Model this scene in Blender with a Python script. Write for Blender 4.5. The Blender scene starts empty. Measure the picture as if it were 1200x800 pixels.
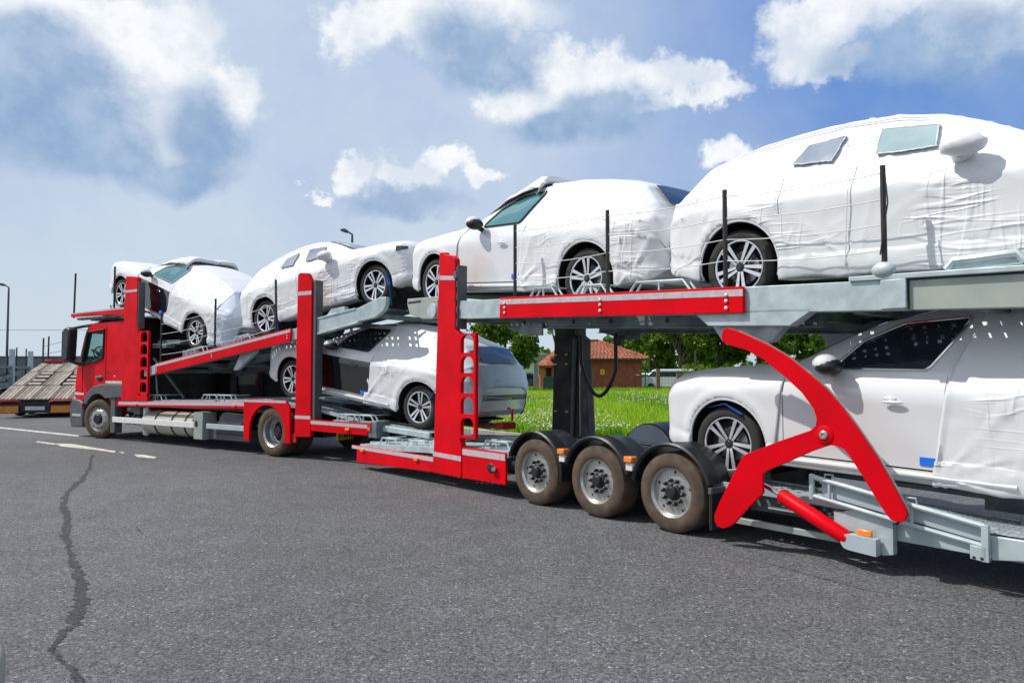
import bpy, bmesh, math, random
import numpy as np
from mathutils import Vector, Matrix, noise as mn
R=math.radians; PI=math.pi
sc=bpy.context.scene; COL=sc.collection
random.seed(5); rng=np.random.default_rng(5)
# ------------------------------------------------ camera
CAMH=1.58; FPX=860.; PITCH=math.atan(36/FPX)
cam=bpy.data.cameras.new('camera'); co=bpy.data.objects.new('camera',cam); COL.objects.link(co)
co.location=(0,0,CAMH); co.rotation_euler=(PI/2+PITCH,0,0)
cam.sensor_width=36; cam.lens=36*FPX/1200; cam.clip_end=6000; cam.clip_start=.05
sc.camera=co
def ray(px,py):
    a=(px-600)/FPX; b=(400-py)/FPX; c,s=math.cos(PITCH),math.sin(PITCH)
    return Vector((a,c-b*s,s+b*c))
def azel(px,py):
    r=ray(px,py).normalized(); return math.atan2(r.x,r.y),math.asin(r.z)
# ------------------------------------------------ sun, exposure
LT=Vector((1.31,.0,-1.68)).normalized()       # travel direction of the sunlight
sun=bpy.data.lights.new('sun','SUN'); sun.energy=3.5; sun.angle=R(.6); sun.color=(1,.955,.88)
so=bpy.data.objects.new('sun',sun); COL.objects.link(so)
so.rotation_euler=LT.to_track_quat('-Z','Y').to_euler()
sc.view_settings.view_transform='Standard'; sc.view_settings.look='None'
sc.view_settings.exposure=.22; sc.view_settings.gamma=1
# ------------------------------------------------ world: sky texture, haze and clouds
W=bpy.data.worlds.new('World'); sc.world=W; W.use_nodes=True
nt=W.node_tree; nt.nodes.clear(); N=nt.nodes; LK=nt.links
def wm(op,a,b=None,c=None,clamp=False):
    n=N.new('ShaderNodeMath'); n.operation=op; n.use_clamp=clamp
    for i,v in enumerate((a,b,c)):
        if v is None: continue
        if isinstance(v,(int,float)): n.inputs[i].default_value=v
        else: LK.new(v,n.inputs[i])
    return n.outputs[0]
def wv(op,a,b=None):
    n=N.new('ShaderNodeVectorMath'); n.operation=op
    for i,v in enumerate((a,b)):
        if v is None: continue
        if isinstance(v,(tuple,list)): n.inputs[i].default_value=v
        elif isinstance(v,(int,float)): n.inputs['Scale'].default_value=v
        else: LK.new(v,n.inputs[i])
    return n.outputs['Value'] if op=='LENGTH' else n.outputs[0]
def wmix(f,a,b):
    n=N.new('ShaderNodeMix'); n.data_type='RGBA'
    for i,v in ((0,f),(6,a),(7,b)):
        if isinstance(v,(int,float)): n.inputs[i].default_value=v
        elif isinstance(v,tuple): n.inputs[i].default_value=(*v,1)
        else: LK.new(v,n.inputs[i])
    return n.outputs[2]
def wss(v,a,b):
    n=N.new('ShaderNodeMapRange'); n.interpolation_type='SMOOTHSTEP'
    LK.new(v,n.inputs[0]); n.inputs[1].default_value=a; n.inputs[2].default_value=b
    return n.outputs[0]
def wnoise(vec,scale,detail,rough=.55):
    n=N.new('ShaderNodeTexNoise'); LK.new(vec,n.inputs['Vector']); n.inputs['Scale'].default_value=scale
    n.inputs['Detail'].default_value=detail; n.inputs['Roughness'].default_value=rough; return n
tc=N.new('ShaderNodeTexCoord'); GEN=tc.outputs['Generated']
sep=N.new('ShaderNodeSeparateXYZ'); LK.new(GEN,sep.inputs[0])
AZ=wm('ARCTAN2',sep.outputs[0],sep.outputs[1]); EL=wm('ARCSINE',sep.outputs[2])
cb=N.new('ShaderNodeCombineXYZ'); LK.new(AZ,cb.inputs[0]); LK.new(EL,cb.inputs[1]); P0=cb.outputs[0]
n1=wnoise(GEN,7,3,.5); n2=wnoise(GEN,26,6,.62)
o1=wv('SCALE',wv('SUBTRACT',n1.outputs['Color'],(.5,.5,.5)),.10)
o2=wv('SCALE',wv('SUBTRACT',n2.outputs['Color'],(.5,.5,.5)),.085)
PW=wv('ADD',wv('ADD',P0,o1),o2); PS=wv('ADD',P0,o1)
flat=N.new('ShaderNodeVectorMath'); flat.operation='MULTIPLY'; LK.new(PW,flat.inputs[0]); flat.inputs[1].default_value=(1,1,0); PW=flat.outputs[0]
flat=N.new('ShaderNodeVectorMath'); flat.operation='MULTIPLY'; LK.new(PS,flat.inputs[0]); flat.inputs[1].default_value=(1,1,0); PS=flat.outputs[0]
o3=wv('SCALE',wv('SUBTRACT',n2.outputs['Color'],(.5,.5,.5)),.035); PD=wv('ADD',PS,o3)
fl2=N.new('ShaderNodeVectorMath'); fl2.operation='MULTIPLY'; LK.new(PD,fl2.inputs[0]); fl2.inputs[1].default_value=(1,1,0); PD=fl2.outputs[0]
def blobs(L,P):
    out=None
    for (px,py,rx,ry) in L:
        a,e=azel(px,py); v=wv('SUBTRACT',P,(a,e,0))
        v=wv('MULTIPLY',v,(FPX/rx,FPX/ry,0)); d=wm('SUBTRACT',1.,wv('LENGTH',v))
        out=d if out is None else wm('SMOOTH_MAX',out,d,.25)
    return out
white=blobs([(165,60,75,60),(190,120,60,85),(110,20,75,38),(210,45,55,55),(265,110,50,38),(20,20,70,45),(90,75,110,60),
  (415,35,44,42),(470,12,68,32),(560,10,110,32),(520,40,75,40),
  (600,110,48,40),(645,78,56,36),(700,92,66,38),(765,95,60,31),(825,98,50,24),(650,128,72,32),
  (412,212,30,23),(480,210,50,21),(525,196,34,24),(560,212,25,17),(365,228,21,9),
  (930,45,52,47),(985,15,76,38),(1060,-5,110,32),(965,85,52,28),(1160,10,72,50),(862,186,38,24)],PW)
dark=blobs([(55,125,135,82),(20,60,70,55),(120,170,95,46),(240,150,58,66),(215,200,66,30),
  (550,58,112,46),(590,72,70,32),(705,138,98,44),(640,150,84,32),
  (475,240,98,21),(1055,58,120,48),(1140,50,84,52),(1000,82,64,30)],PD)
nb=wnoise(GEN,3.2,7,.6)
# outside the picture the same kind of broken cloud goes on
outm=wm('MAXIMUM',wss(wm('ABSOLUTE',AZ),.66,.9),wss(EL,.5,.68))
gen=wm('MULTIPLY',wm('MULTIPLY',wss(nb.outputs['Fac'],.44,.56),outm),wss(EL,.04,.2))
wa=wm('MAXIMUM',wss(white,-.06,.46),gen); da=wm('MAXIMUM',wm('MULTIPLY',wss(dark,.0,.62),wm('ADD',.62,wm('MULTIPLY',wss(nb.outputs['Fac'],.3,.6),.45)),clamp=True),wm('MULTIPLY',wss(nb.outputs['Fac'],.62,.74),wm('MULTIPLY',outm,.7)))
sky=N.new('ShaderNodeTexSky'); sky.sky_type='NISHITA'; sky.sun_disc=False
sky.sun_elevation=math.asin(-LT.z); sky.sun_rotation=math.atan2(-LT.x,-LT.y); sky.air_density=1.2; sky.dust_density=1.5
hz=wm('ADD',1.0,wm('MULTIPLY',wm('ADD',wm('MULTIPLY',wm('MAXIMUM',AZ,0.),1.75),wm('MULTIPLY',EL,.40)),-1),clamp=True)
hz=wm('MAXIMUM',hz,.12)
thin=wnoise(GEN,4.5,5,.6); hz=wm('ADD',hz,wm('MULTIPLY',wm('SUBTRACT',thin.outputs['Fac'],.5),.8),clamp=True)
HAZE=(5.1,5.95,7.1); 
skc=wmix(hz,wmix(.8,sky.outputs[0],(.85,2.3,6.0)),HAZE)
lowm=wss(EL,.25,-.01); skc=wmix(wm('MULTIPLY',lowm,.85),skc,(5.2,6.05,6.6))
wt=wnoise(GEN,13,5,.6)
wcol=wmix(wss(wt.outputs['Fac'],.35,.62),(6.3,6.9,7.6),(8.6,8.7,8.8))
dcol=wmix(wss(wt.outputs['Fac'],.3,.7),(2.0,3.2,5.2),(3.3,4.5,6.2))
c1=wmix(wm('MULTIPLY',wa,.93),skc,wcol); c2=wmix(wm('MULTIPLY',da,.88),c1,dcol)
bg=N.new('ShaderNodeBackground'); bg.inputs[1].default_value=.1; LK.new(c2,bg.inputs[0])
wo=N.new('ShaderNodeOutputWorld'); LK.new(bg.outputs[0],wo.inputs[0])
# ------------------------------------------------ materials
def mat(name,col,rough=.5,metal=0.,coat=0.,spec=.5,var=0.,vscale=6.,bump=0.,bscale=80.,bdist=.01,col2=None,stretch=None,alpha=None,trans=0.,detail=4,emit=0,thr=(.35,.65)):
    m=bpy.data.materials.new(name); m.use_nodes=True; t=m.node_tree; b=t.nodes['Principled BSDF']
    b.inputs['Base Color'].default_value=(*col,1); b.inputs['Roughness'].default_value=rough
    b.inputs['Metallic'].default_value=metal; b.inputs['Coat Weight'].default_value=coat; b.inputs['Coat Roughness'].default_value=.06
    b.inputs['Specular IOR Level'].default_value=spec; b.inputs['Transmission Weight'].default_value=trans
    c=t.nodes.new('ShaderNodeTexCoord'); src=c.outputs['Object']
    if stretch:
        mp=t.nodes.new('ShaderNodeMapping'); mp.inputs['Scale'].default_value=stretch; t.links.new(src,mp.inputs[0]); src=mp.outputs[0]
    if var or col2:
        n=t.nodes.new('ShaderNodeTexNoise'); n.inputs['Scale'].default_value=vscale; n.inputs['Detail'].default_value=detail; t.links.new(src,n.inputs[0])
        r=t.nodes.new('ShaderNodeMapRange'); r.inputs[1].default_value=thr[0]; r.inputs[2].default_value=thr[1]; t.links.new(n.outputs['Fac'],r.inputs[0])
        x=t.nodes.new('ShaderNodeMix'); x.data_type='RGBA'; t.links.new(r.outputs[0],x.inputs[0])
        c2=col2 or tuple(v*(1-var) for v in col); x.inputs[6].default_value=(*col,1); x.inputs[7].default_value=(*c2,1)
        t.links.new(x.outputs[2],b.inputs['Base Color'])
        r2=t.nodes.new('ShaderNodeMapRange'); r2.inputs[1].default_value=.3; r2.inputs[2].default_value=.7
        r2.inputs[3].default_value=rough*.85; r2.inputs[4].default_value=min(1,rough*1.25); t.links.new(n.outputs['Fac'],r2.inputs[0]); t.links.new(r2.outputs[0],b.inputs['Roughness'])
    if bump:
        n=t.nodes.new('ShaderNodeTexNoise'); n.inputs['Scale'].default_value=bscale; n.inputs['Detail'].default_value=5; t.links.new(src,n.inputs[0])
        u=t.nodes.new('ShaderNodeBump'); u.inputs['Strength'].default_value=bump; u.inputs['Distance'].default_value=bdist
        t.links.new(n.outputs['Fac'],u.inputs['Height']); t.links.new(u.outputs[0],b.inputs['Normal'])
    if emit:
        b.inputs['Emission Color'].default_value=(*col,1); b.inputs['Emission Strength'].default_value=emit
    return m
RED=mat('red_paint',(.70,.0006,.008),.38,coat=.0,spec=.10,col2=(.55,.001,.007),vscale=2.2,detail=8,bump=.02,bscale=3)
REDD=mat('red_paint_dull',(.42,.01,.012),.5,var=.25,vscale=5)
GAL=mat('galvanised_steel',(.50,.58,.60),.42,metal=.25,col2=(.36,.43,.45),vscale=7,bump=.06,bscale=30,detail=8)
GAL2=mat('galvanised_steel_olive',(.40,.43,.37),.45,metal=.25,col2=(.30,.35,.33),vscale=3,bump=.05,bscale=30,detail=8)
GALD=mat('galvanised_steel_dark',(.20,.25,.26),.5,metal=.3,col2=(.11,.14,.15),vscale=4,detail=8)  # darker galvanised tone, mottled at random
STRIP=mat('reflective_strip',(.52,.47,.50),.5,var=.2,vscale=18)
STRIPW=mat('pale_strip',(.62,.62,.60),.5,var=.25,vscale=10)
RUB=mat('dusty_rubber',(.105,.068,.043),.85,col2=(.060,.044,.034),vscale=9,bump=.2,bscale=60,bdist=.004)
RUBD=mat('black_rubber',(.017,.017,.018),.75,col2=(.03,.028,.026),vscale=14,bump=.2,bscale=40,bdist=.004)
BLK=mat('black_plastic',(.016,.017,.019),.42,var=.3,vscale=10,bump=.08,bscale=60)
BLKM=mat('black_steel',(.012,.012,.014),.6,var=.4,vscale=5)
STK=mat('stake_dark_steel',(.02,.018,.018),.5,var=.3)
GRY=mat('grey_plastic',(.085,.092,.10),.5,var=.2,vscale=5)
GRYL=mat('grey_panel',(.40,.46,.50),.4,var=.12,vscale=4)
ALU=mat('tank_aluminium',(.62,.58,.50),.3,metal=.55,col2=(.5,.46,.38),vscale=5,stretch=(.6,3,3),bump=.05,bscale=8)
WSTEEL=mat('white_rail',(.72,.72,.70),.5,var=.15,vscale=8)
RIMS=mat('wheel_steel',(.55,.55,.54),.32,metal=.7,col2=(.42,.40,.38),vscale=12)
CHR=mat('bare_chrome',(.75,.76,.78),.15,metal=1)
ALO=mat('machined_alloy',(.80,.80,.82),.22,metal=.75)
ALOD=mat('dark_alloy',(.045,.047,.052),.35,metal=.5)
PAINT=mat('white_car_paint',(.70,.71,.72),.22,coat=1.,var=.03)
GLOSSB=mat('black_gloss_film',(.008,.008,.010),.06,coat=1.,bump=.02,bscale=2.5,bdist=.03)
GLT=mat('tinted_glass_teal',(.03,.15,.17),.03,coat=1.,col2=(.05,.22,.24),vscale=1.2)  # opaque teal stands in for daylight seen through the tinted windows
GLD=mat('dark_glass',(.010,.016,.022),.03,coat=1.)
GLF=mat('glass_behind_film',(.30,.40,.42),.10,coat=.6,col2=(.40,.50,.52),vscale=2.,bump=.12,bscale=5,bdist=.02)
GLV=mat('glass_under_loose_film',(.15,.19,.26),.14,coat=.6,col2=(.26,.30,.38),vscale=2.5,bump=.12,bscale=5,bdist=.02)
ORG=mat('orange_lens',(.9,.22,.01),.25,coat=.8)
REDL=mat('red_lens',(.5,.01,.01),.25,coat=.8)
BLU=mat('blue_tape',(.01,.16,.75),.5)
BLUS=mat('blue_strap',(.01,.10,.45),.7)
YEL=mat('yellow_plate',(.75,.52,.03),.5,var=.15,vscale=20)
INK=mat('dark_print',(.02,.02,.02),.6)
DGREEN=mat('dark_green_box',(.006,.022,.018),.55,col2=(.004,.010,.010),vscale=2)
SKIN=mat('skin',(.55,.27,.18),.55)
CLOTH=mat('dark_jacket',(.03,.035,.045),.85)
HAIR=mat('brown_hair',(.03,.018,.01),.7)
def cover_mat(name,col,film=0.):
    m=bpy.data.materials.new(name); m.use_nodes=True; t=m.node_tree; b=t.nodes['Principled BSDF']
    b.inputs['Base Color'].default_value=(*col,1); b.inputs['Roughness'].default_value=.38-film*.12; b.inputs['Specular IOR Level'].default_value=.45
    b.inputs['Sheen Weight'].default_value=.1
    c=t.nodes.new('ShaderNodeTexCoord'); hs=None
    def add(a,bb):
        n=t.nodes.new('ShaderNodeMath'); n.operation='ADD'
        t.links.new(a,n.inputs[0]); t.links.new(bb,n.inputs[1]); return n.outputs[0]
    for rot,scl,k in (((0,.75,.2),(.7,2,5.5),1.),((0,-.6,.1),(6,2,.8),.8),((.3,1.35,0),(.9,3,8),.5)):
        mp=t.nodes.new('ShaderNodeMapping'); mp.inputs['Rotation'].default_value=rot; mp.inputs['Scale'].default_value=scl
        t.links.new(c.outputs['Object'],mp.inputs[0])
        n=t.nodes.new('ShaderNodeTexNoise'); n.inputs['Scale'].default_value=1.; n.inputs['Detail'].default_value=1.5; n.inputs['Distortion'].default_value=.3
        t.links.new(mp.outputs[0],n.inputs[0])
        s=t.nodes.new('ShaderNodeMath'); s.operation='SUBTRACT'; t.links.new(n.outputs['Fac'],s.inputs[0]); s.inputs[1].default_value=.5
        a=t.nodes.new('ShaderNodeMath'); a.operation='ABSOLUTE'; t.links.new(s.outputs[0],a.inputs[0])
        p=t.nodes.new('ShaderNodeMapRange'); p.interpolation_type='SMOOTHSTEP'; t.links.new(a.outputs[0],p.inputs[0]); p.inputs[2].default_value=.05; p.inputs[3].default_value=k; p.inputs[4].default_value=0
        hs=p.outputs[0] if hs is None else add(hs,p.outputs[0])
    # only patches of the sheet are creased
    msk=t.nodes.new('ShaderNodeTexNoise'); msk.inputs['Scale'].default_value=1.3; msk.inputs['Detail'].default_value=1; t.links.new(c.outputs['Object'],msk.inputs[0])
    mr=t.nodes.new('ShaderNodeMapRange'); mr.interpolation_type='SMOOTHSTEP'; t.links.new(msk.outputs['Fac'],mr.inputs[0]); mr.inputs[1].default_value=.52; mr.inputs[2].default_value=.70
    mu=t.nodes.new('ShaderNodeMath'); mu.operation='MULTIPLY'; t.links.new(hs,mu.inputs[0]); t.links.new(mr.outputs[0],mu.inputs[1])
    u=t.nodes.new('ShaderNodeBump'); u.inputs['Strength'].default_value=.75; u.inputs['Distance'].default_value=.010+.012*film
    t.links.new(mu.outputs[0],u.inputs['Height']); t.links.new(u.outputs[0],b.inputs['Normal'])
    return m
COV=cover_mat('white_transport_cover',(.70,.71,.72)); FILM=cover_mat('thin_plastic_film',(.60,.66,.74),1.)
# ------------------------------------------------ mesh builder
class MB:
    def __init__(s): s.v=[]; s.f=[]; s.m=[]
    def add(s,vs,fs,mi=0):
        o=len(s.v); s.v+=[tuple(v) for v in vs]; s.f+=[tuple(i+o for i in f) for f in fs]; s.m+=[mi]*len(fs); return s
    def box(s,x0,x1,y0,y1,z0,z1,mi=0):
        V=[(x,y,z) for z in (z0,z1) for y in (y0,y1) for x in (x0,x1)]
        return s.add(V,[(0,2,3,1),(4,5,7,6),(0,1,5,4),(2,6,7,3),(0,4,6,2),(1,3,7,5)],mi)
    def obox(s,c,size,M,mi=0):
        o=len(s.v); s.box(*[q for k in range(3) for q in (-size[k]/2,size[k]/2)],mi)
        c=Vector(c)
        for i in range(o,len(s.v)): s.v[i]=tuple(M@Vector(s.v[i])+c)
        return s
    def bar(s,p,q,w,h,mi=0):                     # rectangular bar from p to q, w across, h tall
        p,q=Vector(p),Vector(q); d=q-p; L=d.length; M=d.to_track_quat('X','Z').to_matrix()
        return s.obox((p+q)/2,(L,w,h),M,mi)
    def prism(s,poly,y0,y1,mi=0,ax='y'):         # poly of (x,z) pushed along y (or (x,y) along z, (y,z) along x)
        n=len(poly); f={'y':lambda a,b,c:(a,c,b),'z':lambda a,b,c:(a,b,c),'x':lambda a,b,c:(c,a,b)}[ax]
        V=[f(a,b,y0) for a,b in poly]+[f(a,b,y1) for a,b in poly]
        ar=sum(poly[i][0]*poly[(i+1)%n][1]-poly[(i+1)%n][0]*poly[i][1] for i in range(n))
        F=[tuple(range(n)),tuple(range(2*n-1,n-1,-1))]+[(i,i+n,(i+1)%n+n,(i+1)%n) for i in range(n)]
        flip=(ar<0)!=(ax!='y')
        if flip: F=[g[::-1] for g in F]
        return s.add(V,F,mi)
    def tube(s,pts,r,n=8,mi=0,closed=False):
        pts=[Vector(p) for p in pts]; K=len(pts); V=[];F=[]; up=Vector((0,0,1)); prev=None
        for i,p in enumerate(pts):
            a=pts[(i-1)%K] if closed or i>0 else p; b=pts[(i+1)%K] if closed or i<K-1 else p
            d=(b-a).normalized()
            if prev is None:
                u=d.cross(up) if abs(d.dot(up))<.95 else d.cross(Vector((0,1,0)))
            else: u=prev-d*prev.dot(d)
            u.normalize(); prev=u; w=d.cross(u); rr=r[i] if isinstance(r,(list,tuple)) else r
            for k in range(n):
                t=2*PI*k/n; V.append(p+(u*math.cos(t)+w*math.sin(t))*rr)
        for i in range(K if closed else K-1):
            j=(i+1)%K
            for k in range(n): F.append((i*n+k,i*n+(k+1)%n,j*n+(k+1)%n,j*n+k))
        if not closed: F+=[tuple(range(n))[::-1],tuple((K-1)*n+k for k in range(n))]
        return s.add(V,F,mi)
    def cyl(s,p,q,r,r2=None,n=16,mi=0): return s.tube([p,q],[r,r if r2 is None else r2],n,mi)
    def lathe(s,prof,n=32,c=(0,0,0),mi=0,a0=0,a1=2*PI): # prof (radius,y) round the y axis
        full=abs(a1-a0-2*PI)<1e-6; K=len(prof); cols=n if full else n+1; V=[];F=[]
        for i in range(cols):
            t=a0+(a1-a0)*i/n
            for r,y in prof: V.append((c[0]+r*math.cos(t),c[1]+y,c[2]+r*math.sin(t)))
        for i in range(n):
            j=(i+1)%cols
            for k in range(K-1): F.append((i*K+k,i*K+k+1,j*K+k+1,j*K+k))
        return s.add(V,F,mi)
    def grid(s,rows,mi=0,flip=False):
        o=[];K=len(rows[0])
        for i in range(len(rows)-1):
            for k in range(K-1):
                f=(i*K+k,i*K+k+1,(i+1)*K+k+1,(i+1)*K+k); o.append(f[::-1] if flip else f)
        return s.add([v for r in rows for v in r],o,mi)
    def ell(s,c,r,M=None,nu=14,nv=9,mi=0,fn=None):
        V=[];F=[]; M=M or Matrix.Identity(3); c=Vector(c)
        for j in range(nv+1):
            ph=PI*j/nv
            for i in range(nu):
                t=2*PI*i/nu; d=Vector((math.sin(ph)*math.cos(t),math.sin(ph)*math.sin(t),math.cos(ph))); k=fn(d) if fn else 1
                V.append(c+M@Vector((d.x*r[0]*k,d.y*r[1]*k,d.z*r[2]*k)))
        for j in range(nv):
            for i in range(nu): F.append((j*nu+i,(j+1)*nu+i,(j+1)*nu+(i+1)%nu,j*nu+(i+1)%nu))
        return s.add(V,F,mi)
    def mesh(s,name,mats,ang=35,smooth=True):
        me=bpy.data.meshes.new(name); me.from_pydata(s.v,[],s.f); 
        for m in (mats if isinstance(mats,(list,tuple)) else [mats]): me.materials.append(m)
        me.polygons.foreach_set('material_index',s.m)
        bm=bmesh.new(); bm.from_mesh(me); bmesh.ops.remove_doubles(bm,verts=bm.verts,dist=1e-5)
        bmesh.ops.recalc_face_normals(bm,faces=bm.faces) if getattr(s,'recalc',True) else None
        bm.to_mesh(me); bm.free()
        if smooth:
            me.polygons.foreach_set('use_smooth',[True]*len(me.polygons)); me.set_sharp_from_angle(angle=R(ang))
        me.update(); return me
    def build(s,name,mats,parent=None,bevel=0,ang=35,smooth=True):
        return link(name,s.mesh(name,mats,ang,smooth),parent,bevel)
def link(name,me,parent=None,bevel=0):
    o=bpy.data.objects.new(name,me); COL.objects.link(o); o.parent=parent
    if bevel:
        b=o.modifiers.new('bevel','BEVEL'); b.width=bevel; b.segments=2; b.limit_method='ANGLE'; b.angle_limit=R(40); b.harden_normals=False
    return o
def tag(o,label=None,cat=None,group=None,kind=None):
    if label: o['label']=label
    if cat: o['category']=cat
    if group: o['group']=group
    if kind: o['kind']=kind
    return o
def empty(name,loc=(0,0,0),rz=0,label=None,cat=None,group=None):
    o=bpy.data.objects.new(name,None); COL.objects.link(o); o.location=loc; o.rotation_euler=(0,0,rz); o.empty_display_size=.3
    return tag(o,label,cat,group)
def kids(o): return [c for c in bpy.data.objects if c.parent is o]
def copy_tree(o,parent=None):
    ch=kids(o); c=o.copy(); COL.objects.link(c); c.parent=parent
    for k in ch: copy_tree(k,c)
    return c
# ------------------------------------------------ ground
def sheet(name,poly,z,m,parent=None,**kw):
    b=MB(); b.add([(x,y,z) for x,y in poly],[tuple(range(len(poly)))]); o=b.build(name,m,parent); 
    if o.data.polygons[0].normal.z<0: o.data.flip_normals()
    return o
def asphalt_mat(name,base):
    m=bpy.data.materials.new(name); m.use_nodes=True; t=m.node_tree; b=t.nodes['Principled BSDF']; L=t.links
    g=t.nodes.new('ShaderNodeTexCoord').outputs['Object']
    def nz(s,d=3,r=.6):
        n=t.nodes.new('ShaderNodeTexNoise'); n.inputs['Scale'].default_value=s; n.inputs['Detail'].default_value=d; n.inputs['Roughness'].default_value=r; L.new(g,n.inputs[0]); return n.outputs['Fac']
    def rg(v,a,b_,c,d):
        n=t.nodes.new('ShaderNodeMapRange'); L.new(v,n.inputs[0])
        for i,q in enumerate((a,b_,c,d)): n.inputs[i+1].default_value=q
        return n.outputs[0]
    def mul(a,c):
        n=t.nodes.new('ShaderNodeMath'); n.operation='MULTIPLY'; L.new(a,n.inputs[0]); L.new(c,n.inputs[1]); return n.outputs[0]
    vo=t.nodes.new('ShaderNodeTexVoronoi'); vo.inputs['Scale'].default_value=78; L.new(g,vo.inputs['Vector'])
    sp=t.nodes.new('ShaderNodeSeparateColor'); L.new(vo.outputs['Color'],sp.inputs[0])
    v=mul(mul(rg(nz(.35,4),.3,.7,.86,1.12),rg(nz(2.5,6,.65),.3,.7,.86,1.13)),mul(rg(nz(28,3,.7),.3,.7,.66,1.34),rg(sp.outputs[0],0,1,.48,1.52)))
    lite=rg(sp.outputs[1],.94,.97,1,2.1); v=mul(v,lite); v=mul(v,rg(nz(.9,7,.7),.60,.74,1,.74)); v=mul(v,rg(nz(.11,3,.5),.35,.65,.90,1.10))
    cm=t.nodes.new('ShaderNodeVectorMath'); cm.operation='SCALE'; cm.inputs[0].default_value=base; L.new(v,cm.inputs['Scale'])
    L.new(cm.outputs[0],b.inputs['Base Color']); b.inputs['Roughness'].default_value=.78; b.inputs['Specular IOR Level'].default_value=.35
    bu=t.nodes.new('ShaderNodeBump'); bu.inputs['Strength'].default_value=.8; bu.inputs['Distance'].default_value=.006
    h=mul(rg(vo.outputs['Distance'],0,.7,1,0),rg(nz(45,3),.2,.8,.3,1)); L.new(h,bu.inputs['Height']); L.new(bu.outputs[0],b.inputs['Normal'])
    return m
ASPH=asphalt_mat('asphalt',(.103,.105,.109))
SOIL=mat('far_grassland',(.11,.17,.035),.9,col2=(.07,.12,.03),vscale=.2)
o=sheet('ground',[(-1500,-300),(1500,-300),(1500,2500),(-1500,2500)],-.03,SOIL); tag(o,kind='structure')
kd=Vector((.645,-.764)); kp=Vector((5.8,10.9)); K1=kp-kd*12.6; K2=kp+kd*60; K3=Vector((-6.,78.))
o=sheet('asphalt',[(-150,-60),(K2.x,-60),tuple(K2),tuple(K1),tuple(K3),(-6,130),(-150,130)],0,ASPH); tag(o,kind='structure')
GRASSG=mat('lawn_soil',(.20,.36,.015),.9,col2=(.13,.26,.012),vscale=1.2,bump=.4,bscale=20,bdist=.05)
o=sheet('lawn',[tuple(K1),tuple(K2),(90,-20),(90,140),(-3,140),tuple(K3)],.09,GRASSG); tag(o,kind='structure')
KERB=mat('kerb_concrete',(.42,.40,.37),.8,var=.25,vscale=4,bump=.2,bscale=30)
kr=bpy.data.objects.new('kerb',None); COL.objects.link(kr); tag(kr,kind='structure')
ks=MB(); ks.box(-.49,.49,-.075,.075,-.05,.12); kme=ks.mesh('kerb_stone',KERB)
def kerb_run(a,b,n):
    d=(b-a).normalized()
    for i in range(n):
        p=a+d*(i+.5); o=link('kerb_stone',kme,kr); o.location=(p.x,p.y,.004*math.sin(i*7.)); o.rotation_euler=(0,0,math.atan2(d.y,d.x))
kerb_run(K1+(K3-K1).normalized()*0,K3,50); kerb_run(K2-(K2-K1).normalized()*40,K2,0)
a=K1; kerb_run(K1,K2,34)
# painted marks
def pxg(px,py):
    r=ray(px,py); t=-CAMH/r.z; return (r.x*t,r.y*t)
PNT=mat('worn_road_paint',(.62,.60,.52),.7,col2=(.12,.12,.12),vscale=9,detail=8,thr=(.5,.68))
PNT2=mat('cream_road_paint',(.60,.57,.44),.7,col2=(.22,.21,.18),vscale=7,detail=8,thr=(.48,.72))
def mark(pts,m,label,z=.004,cat='road marking'):
    P=[pxg(*p) for p in pts]; cx=sum(p[0] for p in P)/len(P); cy=sum(p[1] for p in P)/len(P)
    o=sheet('road_marking',[(p[0]-cx,p[1]-cy) for p in P],0,m); o.location=(cx,cy,z); tag(o,kind='structure'); return o
mark([(-30,497.2),(-30,498.6),(92,511.5),(92,509.8)],PNT,'')
mark([(64,519.5),(72,523),(110,526.8),(134,530.2),(136,528.6),(104,523.4),(84,520)],PNT2,'')
mark([(42,518),(64,521.2),(66,519.6),(44,516.8)],PNT,'')
mark([(138,529.5),(146,531.5),(144,529.4)],PNT,''); mark([(157,532.2),(160,535),(180,537.2),(184,535.4),(170,533)],PNT,'')
# tar-dark crack, a ragged strip of its own
TAR=asphalt_mat('tar_crack',(.040,.042,.046))
cp=[(108,533,3),(104,548,5),(96,562,8),(80,575,7),(76,590,9),(77,610,10),(78,635,10),(82,655,11),(92,672,13),(96,690,17),(94,712,19),(86,730,17),(68,748,10),(62,762,8),(74,775,9),(88,788,12),(98,803,16),(104,830,14)]
def crack(cp,jit=1.):
    L=[];Rr=[]
    for i in range(len(cp)-1):
        for k in range(16):
            t=k/16; x=cp[i][0]*(1-t)+cp[i+1][0]*t; y=cp[i][1]*(1-t)+cp[i+1][1]*t; w=(cp[i][2]*(1-t)+cp[i+1][2]*t)*.9
            s=mn.noise(Vector((x*.07,y*.07,3)))*w*.5; w1=w*(.45+random.uniform(-.3,.3)*jit+.3*mn.noise(Vector((y*.2,1,9)))); w2=w*(.45+random.uniform(-.3,.3)*jit+.3*mn.noise(Vector((y*.2,5,2))))
            L.append(pxg(x-w1+s,y)); Rr.append(pxg(x+w2+s,y))
    b=MB(); b.grid([[(l[0],l[1],.003),(r[0],r[1],.003)] for l,r in zip(L,Rr)]); return b
o=crack(cp).build('road_crack',TAR); tag(o,kind='structure')
for q in ([(160,617,1),(163,622,3),(168,625,1)],[(242,626,1),(252,627,2.2),(262,628,1)],[(205,571,1),(215,572,2),(226,573,1)],
          [(860,650,.7),(930,668,1.5),(1010,690,1.8),(1100,706,1.4),(1200,722,1.6)]):
    o=crack(q).build('road_crack',TAR); tag(o,kind='structure')
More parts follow.
